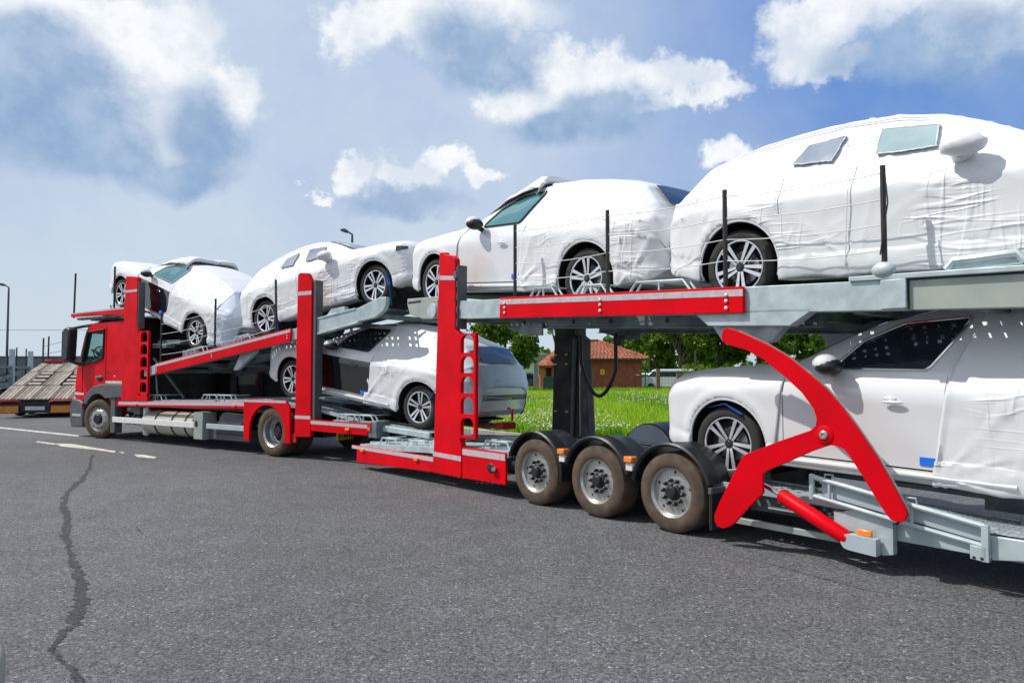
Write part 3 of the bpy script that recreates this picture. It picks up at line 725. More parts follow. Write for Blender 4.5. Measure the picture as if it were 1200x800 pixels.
def chock(root,x,z,slope=0.,y=1.1,w=.55,h=.12,inner=.45):
    b=MB(); f=lambda u,v,yy:(x+u,yy,z+v+slope*u)
    for yy in (y,y-.10):
        b.tube([f(-w/2,0,yy),f(-w/2+.10,h,yy),f(w/2-.10,h,yy),f(w/2,0,yy)],.014,8)
    b.tube([f(0,0,y),f(0,h,y)],.012,6)
    b.tube([f(-w/2+.1,h,y),f(-w/2+.1,h,y-inner)],.012,6); b.tube([f(w/2-.1,h,y),f(w/2-.1,h,y-inner)],.012,6)
    b.bar(f(-w/2-.06,.01,y-.05),f(w/2+.06,.01,y-.05),.14,.02)
    return b.build('wheel_chock_frame',GAL,root)
def bolts(root,L,y=1.292,r=.017):
    b=MB(); b.lathe([(r,0),(r,.008),(r*.6,.013),(0,.014)],10); me=b.mesh('bolt',WSTEEL)
    for x,z in L: o=link('bolt',me,root); o.location=(x,y,z)
def stake(root,x,z0,z1,y=1.2,lean=0.,cap=False):
    b=MB(); b.tube([(x,y,z0-.12),(x+lean,y,z1)],.022,10); o=b.build('stake',STK,root)
    if cap: 
        c=MB(); c.ell((x,y+.02,z0-.02),(.095,.05,.065)); c.build('stake_socket',GAL,o)
    return o
def cable(root,pts,r=.0045):
    P=[]
    for a,b_ in zip(pts[:-1],pts[1:]):
        for k in range(8):
            t=k/8; P.append((a[0]+(b_[0]-a[0])*t,a[1]+(b_[1]-a[1])*t,a[2]+(b_[2]-a[2])*t-.03*4*t*(1-t)))
    P.append(pts[-1]); b=MB(); b.tube(P,r,5); return b.build('lashing_cable',WSTEEL,root)
def strip(root,x0,x1,za,zb_,y=1.288,m=STRIP,t=.004,name='reflective_strip'):
    """quad band on the outer face: za,zb_ = (z at x0, z at x1) lower and upper"""
    b=MB(); b.add([(x0,y,za[0]),(x1,y,za[1]),(x1,y,zb_[1]),(x0,y,zb_[0]),(x0,y-t,za[0]),(x1,y-t,za[1]),(x1,y-t,zb_[1]),(x0,y-t,zb_[0])],[(0,1,2,3),(0,4,5,1),(1,5,6,2),(2,6,7,3),(3,7,4,0)]); return b.build(name,m,root,smooth=False)
def marker(root,x,z,y=1.29,w=.10,h=.05):
    b=MB(); b.box(x-w/2,x+w/2,y,y+.03,z-h/2,z+h/2); return b.build('marker_lamp',ORG,root,bevel=.01)
def slopebox(b,x0,x1,y0,y1,zl,zu,mi=0):
    b.prism([(x0,zl(x0)),(x1,zl(x1)),(x1,zu(x1)),(x0,zu(x0))],y0,y1,mi); return b
# ---- trailer
T=empty('car_transporter_trailer',(TF.o.x,TF.o.y,0),TF.a,'red and galvanised steel double-deck car trailer with three axles and a red swing arm','trailer')
for sg in (-1,1):
    for x in (0,1.0,2.0): put_wheel(T,TW,x,sg*1.128,.395,sg)
# mudguards, near side: open black arcs; far side: with grey closing plates
for sg in (-1,1):
    for i,x in enumerate((0,1.0,2.0)):
        b=MB(); a0,a1=(R(-12),R(176)) if i==0 else (R(18),R(165)); n=26
        if i==2: a1=R(188)
        if i==0: a0,a1=R(8),R(165)
        rows=[]
        for k in range(n+1):
            a=a0+(a1-a0)*k/n; c,s=math.cos(a),math.sin(a); r=.475
            rows.append([(x+rr*c,sg*yy,.40+rr*s) for rr,yy in ((r-.03,1.28),(r-.005,1.30),(r+.012,1.285),(r,1.25),(r,1.12),(r+.008,1.10),(r,1.08),(r,.86),(r-.02,.85),(r-.02,1.25),(r-.03,1.28))])
        b.grid(rows); K=len(rows[0]); b.add(rows[0],[tuple(range(K-1))]); b.add(rows[-1],[tuple(range(K-1))])
        b.build('mudguard',BLK,T,ang=40)
        if sg<0:
            b=MB(); b.prism([(x+.44*math.cos(a),.42+.44*math.sin(a)) for a in np.linspace(R(2),R(178),26)],-.845,-.835); b.build('wheel_housing_panel',GRYL,T)
    for x,z in ((1.5,.66),(.5,.66)):
        b=MB(); b.box(x-.045,x+.045,sg*1.22,sg*1.30,z-.10,z-.02); o=b.build('lamp_bracket',WSTEEL,T,bevel=.006)
        b=MB(); b.box(x-.055,x+.055,sg*1.225,sg*1.325,z-.015,z+.05); b.build('marker_lamp',ORG,o,bevel=.012)
b=MB(); b.box(-.485,-.467,.90,1.27,.10,.47); b.build('mud_flap',BLK,T,bevel=.004)
b=MB(); b.box(-.495,-.455,.88,1.29,.44,.50); 
for k in range(18): b.box(-.466,-.455,1.262,1.275,.11+k*.018,.118+k*.018)
b.build('flap_bracket',GRY,T,bevel=.004)
# chassis
b=MB()
for y in (-.5,.5): slopebox(b,-.6,3.5,y-.06,y+.06,lambda x:.42,lambda x:.60); slopebox(b,3.4,6.3,y-.06,y+.06,lambda x:.2,lambda x:.38)
for x in np.linspace(-.4,6.0,9): b.box(x-.05,x+.05,-1.1,1.1,.30 if x>3.4 else .46,.36 if x>3.4 else .54)
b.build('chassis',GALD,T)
b=MB()
for x in (0,1.,2.): b.cyl((x,-1.05,.395),(x,1.05,.395),.06,n=12); b.box(x-.12,x+.12,.25,.45,.30,.52); b.box(x-.12,x+.12,-.45,-.25,.30,.52)
b.build('axle',BLKM,T)
b=MB(); b.box(-.55,3.4,-.85,.85,.24,.28); b.box(-.55,.0,-.84,.84,.28,.55); b.build('underfloor',BLKM,T)
# lower tracks
lowz=lambda x: float(np.interp(x,[-7,-3.0,-2.2,-1.2,-.2,.4,2.4,3.4,6.4],[.40,.44,.47,.50,.52,.62,.62,.56,.42]))
for sg in (-1,1):
    for x0,x1 in ((-6.6,-2.8),(-2.75,-.1),(-.05,2.5),(2.55,6.3)):
        perforated('wheel_track',T,x0,x1,sg*.55 if sg>0 else -1.05,1.05 if sg>0 else -.55,lowz,GAL)
b=MB(); slopebox(b,2.5,6.3,1.06,1.25,lambda x:lowz(x)-.10,lambda x:lowz(x)-.02); slopebox(b,-.5,2.5,.3,.84,lambda x:.56,lambda x:.58); b.build('side_tray',GAL,T)
for x,z in ((5.6,.40),(4.8,.42),(2.9,.55)): chock(T,x,z,0,1.12,.62,.13)
b=MB(); b.cyl((5.9,1.0,.42),(4.5,1.0,.50),.04,n=10); b.box(4.2,4.5,.85,1.1,.38,.58); b.box(4.22,4.36,1.1,1.14,.36,.60); b.build('ramp_arm',GAL,T,bevel=.005)
# low skirt, front
b=MB(); b.prism([(4.125,.17),(6.30,.105),(6.37,.115),(6.37,.33),(6.52,.34),(6.54,.375),(4.125,.385)],1.24,1.275); b.build('side_skirt',RED,T,bevel=.006)
strip(T,4.13,6.53,(.318,.318),(.378,.368),1.2785)
for x in (6.15,4.55): marker(T,x,.315,1.28)
b=MB(); b.prism([(3.44,.165),(2.53,.175),(2.53,.575),(3.44,.575)],1.24,1.275); sk=b.build('side_skirt',RED,T,bevel=.006)
strip(T,3.435,2.54,(.475,.475),(.555,.555),1.2785)
b=MB(); b.ell((2.83,1.278,.36),(.075,.012,.062)); b.cyl((2.76,1.27,.36),(2.76,1.33,.36),.035,n=12); b.build('hose_coupling',BLK,T)
b=MB(); b.cyl((2.74,1.275,.36),(2.70,1.335,.36),.028,n=10); b.build('coupling_cap',RIMS,T)
# pillars (near and far side)
for sg in (-1,1):
    b=MB(); pl=[(4.125,.165),(3.45,.165),(3.45,.60),(3.50,.72),(3.50,2.10),(3.60,2.16),(3.60,3.13),(3.66,3.19),(3.84,3.225),(3.86,3.26),(3.985,3.27)]
    y0,y1=(1.20,1.285) if sg>0 else (-1.285,-1.0)
    b.prism(pl,y0,y1); b.build('pillar',[RED if sg>0 else BLKM],T,bevel=.010)  # far pillar is black: the shade on its inner face is put into the colour
b=MB(); b.box(3.575,3.597,1.10,1.26,2.17,3.05)
for k in range(5): b.box(3.565,3.59,1.262,1.275,2.2+k*.18,2.3+k*.18)
b.box(3.56,3.62,1.265,1.30,2.86,2.96)
b.build('pillar_guide',GRY,T,bevel=.004)
b=MB()
for k in range(6): b.box(3.615,3.63,1.2855,1.2875,2.2+k*.17,2.29+k*.17)
b.build('guide_slot',INK,T)
strip(T,3.975,3.605,(2.88,2.84),(2.94,2.90),1.289); strip(T,4.12,3.455,(.40,.385),(.46,.45),1.289)
# climbing holes beside the pillar
b=MB(); z=.70; hs=[.30,.27,.27,.27,.27]
for h in (.29,.275,.27,.27,.29):
    ring_hole(b,3.14,3.50,z,z+h,rrect(3.185,3.47,z+.035,z+h-.015,.11,6,True),1.235,1.285); z+=h
lad=b.build('ladder_plate',RED,T,ang=30)
# far mast fittings
b=MB()
b.cyl((3.62,-.98,.6),(3.55,-.98,2.1),.035,n=10); b.cyl((3.30,-1.1,.6),(3.36,-1.1,1.6),.05,n=10); b.build('lift_cylinder',GRY,T)
b=MB(); 
for zz in (.95,1.7,1.85):
    for xx in (3.75,4.0): b.box(xx-.03,xx+.03,-.997,-.985,zz,zz+.02)
b.build('lubrication_mark',YEL,T)
b=MB(); rows=[]
for k in range(60): b.box(3.44,3.455,-.995,-.975,.6+k*.025,.612+k*.025)
b.build('toothed_rack',RIMS,T)
# hose loop
P=[]
for k in range(33):
    t=k/32; 
    if t<.2: p=(3.20,-.75,2.12-(t/.2)*.35)
    elif t>.75: p=(2.50,-.75,1.62+(t-.75)/.25*.52)
    else:
        u=(t-.2)/.55; p=(3.20-.70*u-.0*math.sin(PI*u),-.75,(1.77*(1-u)+1.62*u)-.46*math.sin(PI*min(1,max(0,u))**.95)**.8)
    P.append(p)
b=MB(); b.tube(P,.028,8); b.build('hydraulic_hose',BLK,T)
b=MB(); b.box(2.37,2.45,-.8,-.7,1.96,2.10); b.cyl((2.46,-.75,2.05),(2.52,-.75,2.05),.03,n=8); b.build('work_lamp',BLK,T,bevel=.01)
# upper deck
UT=lambda x:2.395+.0483*x if x>-.85 else 2.354+.034*(x+.85)
UB=lambda x:2.15+.0425*x
for sg in (-1,1):
    b=MB()
    y=lambda a,c:(sg*a,sg*c) if sg>0 else (-c,-a)
    slopebox(b,4.05,-2.22,*y(1.10,1.235),lambda x:UB(x)+.01 if x>-1 else UB(x)+.0,lambda x:UT(x)-.012); b.build('deck_rail',GAL,T,bevel=.006)
    b=MB(); slopebox(b,-2.245,-6.8,*y(1.09,1.215),lambda x:2.055+.04*(x+2.25),lambda x:2.285+.032*(x+2.25)); b.build('rear_deck_rail',GAL2,T,bevel=.006)
    b=MB(); slopebox(b,-1.80,-6.8,*y(1.05,1.26),lambda x:2.305+.032*(x+2.0),lambda x:2.345+.030*(x+2.0)); slopebox(b,-2.05,-2.24,*y(1.236,1.262),lambda x:2.07,lambda x:2.30); b.build('deck_flange',GAL,T,bevel=.006)
    b=MB(); b.prism([(4.05,2.36),(4.05,2.66),(4.93,2.69),(4.93,2.60),(4.86,2.45),(4.50,2.36)],*y(1.10,1.22)); b.box(4.1,4.28,*y(1.22,1.235),2.38,2.62)
    b.build('deck_nose',[GAL2 if sg>0 else GAL2],T,bevel=.008)
    b=MB(); slopebox(b,4.55,4.90,*y(1.221,1.224),lambda x:2.61,lambda x:2.64); b.build('nose_slot',INK,T)
    b=MB(); b.cyl((4.22,sg*1.20,2.46),(4.22,sg*1.26,2.46),.11,n=24); b.build('pivot_plate',GAL,T,bevel=.005)
    b=MB(); slopebox(b,2.64,-.85,*y(1.245,1.285),lambda x:UB(x)+.003,lambda x:UT(x)+.004); o=b.build('deck_rail_cladding',RED,T,bevel=.005)
    # underside beams
    b=MB(); slopebox(b,2.9,-1.4,*y(.83,.90),lambda x:UB(x)-.10,lambda x:UB(x)+.03); slopebox(b,2.9,-1.4,*y(.80,.93),lambda x:UB(x)-.115,lambda x:UB(x)-.10)
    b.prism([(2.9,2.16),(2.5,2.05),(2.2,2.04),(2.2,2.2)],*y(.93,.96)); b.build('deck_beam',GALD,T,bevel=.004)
    b=MB(); b.prism([(-.30,2.16),(-1.30,2.12),(-1.10,1.95),(-1.02,1.86),(-.80,1.83),(-.55,1.84),(-.50,1.88)],*y(.98,1.10)); b.prism([(-.26,2.165),(-1.5,2.12),(-1.27,1.98),(-.44,2.02)],*y(1.10,1.235)); b.build('deck_bracket',GAL,T,bevel=.006)
    trk=lambda x:UT(x)-.145
    for x0,x1 in ((4.9,2.0),(1.95,1.1),(-.15,-.9),(-.95,-3.8),(-3.85,-6.7)): perforated('wheel_track',T,x0,x1,sg*.50 if sg>0 else -1.08,1.08 if sg>0 else -.50,trk,GALD)
strip(T,2.64,-.85,(UT(2.64)-.085,UT(-.85)-.085),(UT(2.64)-.022,UT(-.85)-.022),1.2885)
bolts(T,[(x,z) for x in (2.53,.90,-.68) for z in (UT(x)-.07,UT(x)-.125,UT(x)-.19)][0:9])
b=MB()
for x in (-.05,.02): pass
for x in (4.7,3.85,3.0,2.1,1.2,-.2,-.95,-1.8,-2.7,-3.6,-4.6,-5.5,-6.4): b.box(x-.04,x+.04,-1.1,1.1,UT(x)-.26,UT(x)-.18)
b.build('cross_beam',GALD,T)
b=MB()
for k,x in enumerate((2.6,1.7,1.1,.3,-.4)): b.ell((x,.903,UB(x)-.035),(.028,.004,.028),nu=10,nv=6)
b.build('beam_hole',INK,T)
for x,w in ((1.95,.50),(1.15,.5),(.2,.8)): chock(T,x,UT(x)-.01,.048,1.16,w,.12)
b=MB(); b.tube([(-2.5,1.18,2.34),(-2.55,1.18,2.40),(-2.95,1.18,2.41),(-3.0,1.18,2.34)],.035,8); b.box(-3.0,-2.5,1.05,1.18,2.33,2.37); b.build('wheel_chock_frame',GAL,T)
st=[(2.41,2.55,3.43),(.85,2.44,3.35),(-.63,2.38,3.29),(-2.07,2.40,3.21)]
for i,(x,z0,z1) in enumerate(st): stake(T,x,z0,z1,1.22,0.,i==3)
for dz in (.06,.27,.47,.67): cable(T,[(x,1.225,z1-dz-(.02 if i==0 else 0)) for i,(x,z0,z1) in enumerate(st)])
b=MB(); b.tube([(-2.07+.02,1.25,2.5),(-2.12,1.26,2.9),(-2.10,1.25,3.13)],.006,6); b.build('cable_tail',STK,T)
# red swing arm
hook=[(-.66,1.89),(-.665,1.945),(-.69,1.975),(-.73,1.985),(-.82,1.955),(-.92,1.91),(-1.12,1.82),(-1.31,1.71),(-1.49,1.57),(-1.63,1.45),(-1.75,1.32),(-1.88,1.15),(-2.03,.93),(-2.14,.74),(-2.235,.56),(-2.245,.51),(-2.22,.465),(-2.175,.45),(-2.125,.465),(-2.09,.505),(-2.02,.61),(-1.92,.77),(-1.82,.92),(-1.78,.965),(-1.72,.99),(-1.66,.99),(-1.51,.93),(-1.29,.82),(-1.09,.725),(-1.06,.70),(-1.06,.53),(-.90,.37),(-.77,.225),(-.715,.185),(-.65,.16),(-.59,.17),(-.56,.22),(-.565,.28),(-.61,.38),(-.67,.49),(-.78,.69),(-.81,.74),(-.86,.83),(-.90,.855),(-1.20,.985),(-1.50,1.10),(-1.545,1.14),(-1.555,1.20),(-1.53,1.28),(-1.43,1.41),(-1.27,1.55),(-1.08,1.69),(-.92,1.775),(-.73,1.83),(-.68,1.85)]
b=MB(); b.prism(hook,1.315,1.345); arm=b.build('swing_arm',RED,T,bevel=.004)
b=MB(); b.prism([(x*1.0-.006,z+.004) for x,z in hook[4:18]]+[(x+.05,z-.03) for x,z in hook[17:3:-1]],1.300,1.3145); b.build('arm_edge_plate',RIMS,arm)
b=MB(); b.lathe([(.075,1.345),(.075,1.352),(.068,1.356),(0,1.356)],28,(-1.62,0,1.07),0); b.build('pivot_boss',RED,arm)
b=MB(); b.lathe([(.036,1.352),(.036,1.366),(.028,1.372),(.016,1.372),(.014,1.366),(0,1.366)],20,(-1.62,0,1.07)); b.cyl((-1.62,1.05,1.07),(-1.62,1.33,1.07),.05,n=16); b.build('pivot_pin',RIMS,arm)
b=MB(); b.cyl((-.92,1.22,.615),(-1.18,1.22,.505),.022,n=12); b.cyl((-.9,1.22,.62),(-.96,1.22,.60),.04,n=12); b.build('piston_rod',CHR,T)
b=MB(); b.tube([(-1.15,1.22,.517),(-1.165,1.22,.511),(-1.70,1.22,.255),(-1.74,1.22,.235)],[.05,.062,.062,.055],20); b.build('hydraulic_cylinder',RED,T,ang=50)
b=MB(); b.prism([(-1.98,.145),(-1.98,.275),(-1.90,.28),(-1.76,.285)]+[(-1.76+.062*math.cos(a),.222+.062*math.sin(a)) for a in np.linspace(PI/2,-PI/2,9)]+[(-1.78,.158)],1.19,1.27); b.build('cylinder_bracket',GRYL,T,bevel=.006)
marker(T,-1.87,.305,1.2,.12,.05)
# rear lower beams
b=MB(); b.prism([(-1.60,.42),(-1.60,.30),(-1.76,.285),(-1.99,.14),(-2.07,.16),(-2.07,.46),(-1.85,.47)],1.10,1.17); b.build('end_plate',GAL,T,bevel=.004)
b=MB(); b.prism([(-2.05,.40),(-2.05,.26),(-2.70,.25),(-6.8,.22),(-6.8,.34),(-2.70,.40)],.93,1.095); b.prism([(-2.05,.40),(-2.05,.26),(-2.70,.25),(-6.8,.22),(-6.8,.34),(-2.70,.40)],-1.095,-.93)
b.prism([(-.45,.36),(-2.0,.40),(-2.0,.30),(-.45,.28)],.55,.62); b.box(-.9,-1.7,.62,1.0,.33,.36); b.build('rear_chassis_beam',GAL,T,bevel=.005)
b=MB(); b.prism([(-2.72,.42),(-2.74,.25),(-2.95,.28),(-6.5,.25),(-6.5,.40),(-2.95,.42)],1.10,1.17); b.build('rear_ramp_beam',GAL,T,bevel=.005)
b=MB(); b.bar((-.55,1.12,.21),(-1.66,1.12,.20),.05,.055); b.build('underrun_bar',GAL2,T,bevel=.006)
b=MB(); b.box(-.6,-1.6,.75,.80,.26,.48); b.box(-1.15,-1.28,.80,.83,.3,.42); b.build('valve_box',GALD,T,bevel=.006)
b=MB(); b.tube([(-1.36,1.0,.44),(-1.44,1.02,.48),(-1.52,1.0,.36),(-1.62,1.02,.42)],.008,6); b.tube([(-1.30,1.0,.42),(-1.4,1.05,.45),(-1.5,1.0,.30)],.008,6); b.build('air_hose',BLK,T)
# lattice side frame beside the lower car
b=MB(); tp=lambda x:float(np.interp(x,[-2.72,-1.44],[.485,.70])); bt=lambda x:float(np.interp(x,[-2.72,-1.42],[.345,.545]))
b.tube([(-1.43,1.2,tp(-1.43)),(-2.71,1.2,tp(-2.71))],.022,8); b.tube([(-1.43,1.2,bt(-1.43)),(-2.05,1.2,bt(-2.05)-.005),(-2.71,1.2,bt(-2.71))],.020,8)
b.tube([(-1.43,1.2,tp(-1.43)+.02),(-1.43,1.2,bt(-1.43)-.03)],.024,8); b.bar((-2.715,1.2,.50),(-2.715,1.2,.24),.05,.045)
for x in (-1.58,-2.22): b.tube([(x,1.2,tp(x)),(x,1.2,bt(x))],.014,6); b.tube([(x-.04,1.2,tp(x)+.01),(x-.035,1.2,tp(x)+.055),(x+.035,1.2,tp(x)+.055),(x+.04,1.2,tp(x)+.01)],.008,6)
b.prism([(-2.62,.345),(-2.62,.25),(-2.72,.24),(-2.72,.34)],1.18,1.225); fr=b.build('side_frame',GAL,T,bevel=.002)
b=MB(); 
for k in range(22):
    x=-1.47-k*.056; b.add([(x,1.17,tp(x)-.025),(x-.044,1.17,tp(x-.044)-.025),(x-.022,1.17,tp(x)-.055)],[(0,1,2)])
b.prism([(-1.5,tp(-1.5)-.03),(-2.68,tp(-2.68)-.03),(-2.68,bt(-2.68)+.02),(-1.5,bt(-1.5)+.02)],1.15,1.165); b.build('perforated_web',GRYL,fr)
b=MB()
for x in (-2.645,-2.695): b.ell((x,1.227,.262),(.012,.004,.012),nu=8,nv=5)
b.build('bolt_hole',INK,fr)
# chequer plate between the frame and the car
CHQ=mat('chequer_plate',(.45,.50,.52),.35,metal=.4,bump=1.,bscale=60,bdist=.01)
b=MB(); b.box(0,0,0,0,0,0) if 0 else None
for x0,x1,dz in ((-1.45,-2.62,.0),(-2.66,-6.5,0)):
    zz=lambda x:float(np.interp(x,[-6.5,-2.62,-1.45],[.42,.455,.60])); slopebox(b,x0,x1,.75,1.14,lambda x:zz(x)-.02,zz)
o=b.build('chequer_plate',CHQ,T)
b=MB()
for i in range(26):
    for k in range(7):
        x=-1.9-i*.05; zz=float(np.interp(x,[-6.5,-2.62,-1.45],[.42,.455,.60])); y=.80+k*.05; a=.02 if (i+k)%2 else -.02
        b.add([(x-abs(a),y-a,zz+.003),(x+.004,y,zz+.007),(x+abs(a),y+a,zz+.003),(x-.004,y,zz+.007)],[(0,1,2),(0,2,3)])
b.build('tread_bar',CHR,o)
for sg in (1,):
    b=MB(); b.box(-6.6,-6.9,-1.2,1.2,.25,.50); b.build('rear_bumper',RED,T,bevel=.01)
    b=MB(); b.box(-6.3,-6.5,1.0,1.25,.4,3.0); b.box(-6.3,-6.5,-1.25,-1.0,.4,3.0); b.build('rear_pillar',RED,T,bevel=.01)
# red hitch seen behind the lorry's lower car
b=MB(); b.box(5.6,4.60,-.65,-.35,.67,.72); b.box(4.72,4.55,-.62,-.34,.66,.77); b.tube([(4.5,-.5,.8),(4.5,-.5,.98),(4.62,-.5,1.0)],.02,6); b.build('winch_frame',REDD,T,bevel=.01)
# ---- lorry
K=empty('car_transporter_lorry',(KF.o.x,KF.o.y,0),KF.a,'red car transporter lorry with day cab, double deck and galvanised rails','lorry')
for sg in (-1,1):
    put_wheel(K,LW[1],0,sg*1.125,.463,sg)
    put_wheel(K,LW[0],6.60,sg*1.08,.468,sg,R(17))
b=MB(); b.box(-2.4,7.2,.35,.45,.50,.78); b.box(-2.4,7.2,-.45,-.35,.50,.78)
for x in (-2,-1,.7,2,3.4,4.6): b.box(x-.06,x+.06,-1.,1.,.55,.68)
b.cyl((0,-1,.463),(0,1,.463),.09,n=12); b.cyl((6.6,-1,.463),(6.6,1,.463),.06,n=12); b.box(-.3,.3,-.3,.3,.3,.65)
b.box(5.0,-2.5,-1.05,1.05,.80,.83); b.box(-2.3,-2.5,-.9,.9,.28,.6)
b.build('chassis',BLKM,K)
# cab
hx=.0; b=MB()
prof=[(5.46,.78),(5.46,2.72),(5.60,2.78),(6.90,2.78),(7.22,2.70),(7.40,2.45),(7.74,1.62),(7.80,1.30),(7.82,1.02)]
arc=[(6.60+.66*math.cos(a),.50+.60*math.sin(a)) for a in np.linspace(R(18),R(170),12)]
body=[(7.80,.88),(7.26,.88)]+[p for p in arc if p[0]<7.2]+[(5.9,.78)]
b.prism(prof+body,-1.18,1.18); cabo=b.build('cab',[RED,BLKM],K,smooth=False)
c=MB()
for y0,y1 in ((1.0,1.3),(-1.3,-1.0)): c.prism([(7.44,1.82),(7.20,2.52),(6.42,2.54),(6.46,1.93),(6.90,1.82)],y0,y1,1)
cut=c.build('cutter',[RED,BLKM],None,smooth=False); cut.parent=K
c=MB(); c.prism([(8.3,1.74),(8.3,2.55),(6.30,2.58),(6.30,1.74)],-1.08,1.08,1); cut2=c.build('cutter',[RED,BLKM],None,smooth=False); cut2.parent=K
for cu in (cut2,cut): bo=cabo.modifiers.new('opening','BOOLEAN'); bo.object=cu; bo.operation='DIFFERENCE'; bo.solver='EXACT'
bpy.context.view_layer.update(); ev=cabo.evaluated_get(bpy.context.evaluated_depsgraph_get()); nm=bpy.data.meshes.new_from_object(ev)
cabo.modifiers.clear(); cabo.data=nm; bpy.data.objects.remove(cut); bpy.data.objects.remove(cut2)
bv=cabo.modifiers.new('bevel','BEVEL'); bv.width=.05; bv.segments=3; bv.limit_method='ANGLE'; bv.angle_limit=R(32); bv.use_clamp_overlap=True
b=MB(); b.prism([(7.345,2.62),(7.76,1.64),(7.775,1.645),(7.37,2.63)],-1.06,1.06); wsn=b; 
b=MB(); b.prism([(7.05,2.70),(7.34,2.66),(7.40,2.56),(7.36,2.53),(6.9,2.80),(6.6,2.86),(5.7,2.84),(5.7,2.80),(6.6,2.80)],-1.05,1.12); b.build('roof_visor',GRY,K,bevel=.02)
GLC=bpy.data.materials.new('cab_glass'); GLC.use_nodes=True; t=GLC.node_tree
tr=t.nodes.new('ShaderNodeBsdfTransparent'); tr.inputs[0].default_value=(.86,.95,.94,1); mx=t.nodes.new('ShaderNodeMixShader'); lw_=t.nodes.new('ShaderNodeLayerWeight'); lw_.inputs[0].default_value=.5; fr_=t.nodes.new('ShaderNodeMapRange'); fr_.inputs[1].default_value=.3; fr_.inputs[3].default_value=.06; fr_.inputs[4].default_value=.6; t.links.new(lw_.outputs['Facing'],fr_.inputs[0])
t.nodes['Principled BSDF'].inputs['Base Color'].default_value=(.02,.05,.05,1); t.nodes['Principled BSDF'].inputs['Roughness'].default_value=.03
t.links.new(fr_.outputs[0],mx.inputs[0]); t.links.new(tr.outputs[0],mx.inputs[1]); t.links.new(t.nodes['Principled BSDF'].outputs[0],mx.inputs[2]); t.links.new(mx.outputs[0],t.nodes['Material Output'].inputs[0]); wsn.build('windscreen',GLC,K)
# cab side window: an opening box with glass behind the frame
b=MB(); wpoly=[(7.44,1.82),(7.20,2.56),(6.42,2.60),(6.46,1.93),(6.90,1.82)]
b.prism([(x,z) for x,z in wpoly],1.160,1.166); wf=b.build('side_window',GLC,K)
b=MB(); b.prism([(x,z) for x,z in wpoly],-1.166,-1.160); b.build('side_window',GLC,K)
b=MB(); b.tube([(x,1.188,z) for x,z in wpoly],.028,6,closed=True); b.build('window_seal',BLK,wf)
b=MB(); b.prism([(7.56,1.84),(7.27,2.60),(7.20,2.60),(7.46,1.82)],1.170,1.1935); b.build('windscreen_post',BLK,K)
for xs,zs in (((6.36,.0),(.0,.0)),): pass
b=MB(); b.tube([(6.33,1.183,2.66),(6.33,1.183,1.18)],.007,6); b.tube([(7.46,1.183,1.75),(7.44,1.183,1.10)],.007,6); b.tube([(6.33,1.183,1.60),(5.5,1.183,1.62)],.005,6); b.build('door_gap',INK,K)
b=MB(); b.ell((6.60,1.19,1.44),(.15,.025,.07)); b.build('door_handle',BLK,K); b=MB(); b.tube([(6.50,1.215,1.47),(6.60,1.225,1.475),(6.70,1.215,1.47)],.018,6); b.build('handle_bar',CHR,K)
strip(K,6.33,5.50,(1.315,1.315),(1.375,1.375),1.186,STRIPW); strip(K,7.80,7.35,(1.02,1.02),(1.09,1.07),1.186,STRIPW)
b=MB(); b.add([(5.95,1.185,1.50),(5.87,1.185,1.50),(5.91,1.185,1.47)],[(0,1,2)]); b.build('cab_emblem',WSTEEL,K)
# mudguard of the cab
def archband(b,cx,cz,r0,r1,a0,a1,y0,y1,n=16):
    b.prism([(cx+r1*math.cos(a),cz+r1*math.sin(a)) for a in np.linspace(a0,a1,n)]+[(cx+r0*math.cos(a),cz+r0*math.sin(a)) for a in np.linspace(a1,a0,n)],y0,y1)
b=MB(); b.prism([(7.27,.84),(7.20,.98),(7.05,1.12),(6.80,1.24),(6.50,1.29),(5.47,1.31),(5.47,1.00),(6.0,.97)]+[(6.60+.60*math.cos(a),.50+.56*math.sin(a)) for a in np.linspace(R(125),R(30),10)],1.0,1.235); b.build('cab_mudguard',GRY,K,bevel=.02)
b=MB(); b.box(5.83,6.03,1.02,1.20,.16,.98); b.build('mud_flap',GRY,K,bevel=.01)
for s2 in (-1,1):
    b=MB(); b.prism([(7.28,.24),(7.86,.22),(7.95,.40),(7.93,.80),(7.80,.92),(7.52,.90),(7.30,.84)],s2*.55 if s2>0 else -1.23,1.23 if s2>0 else -.55); bp=b.build('bumper',GRY,K,bevel=.03)
b=MB(); b.box(7.30,7.90,-.56,.56,.30,.86); b.build('bumper_centre',BLK,K,bevel=.02)
b=MB(); b.ell((7.80,1.0,.93),(.10,.20,.07)); b.build('headlight',mat('headlamp_glass',(.5,.55,.6),.08,coat=1.),K)
b=MB(); b.box(7.36,7.80,1.232,1.24,.50,.56); b.build('bumper_step',GRYL,K); b=MB(); b.box(7.30,7.36,1.22,1.25,.72,.80); b.build('side_reflector',REDL,K)
# mirrors
for s2 in (-1,1):
    b=MB(); b.prism([(7.74,1.90),(7.68,2.64),(7.50,2.68),(7.36,2.62),(7.42,1.88),(7.58,1.84)],*((1.34,1.56) if s2>0 else (-1.56,-1.34))); b.build('mirror',BLK,K,bevel=.04)
    b=MB(); b.tube([(7.50,s2*1.44,2.64),(7.35,s2*1.25,2.70),(7.1,s2*1.1,2.74)],.035,8); b.build('mirror_arm',BLK,K); b=MB(); b.tube([(7.55,s2*1.44,1.88),(7.50,s2*1.3,1.80),(7.35,s2*1.15,1.76)],[.045,.045,.05],8); b.build('mirror_arm',BLK,K)
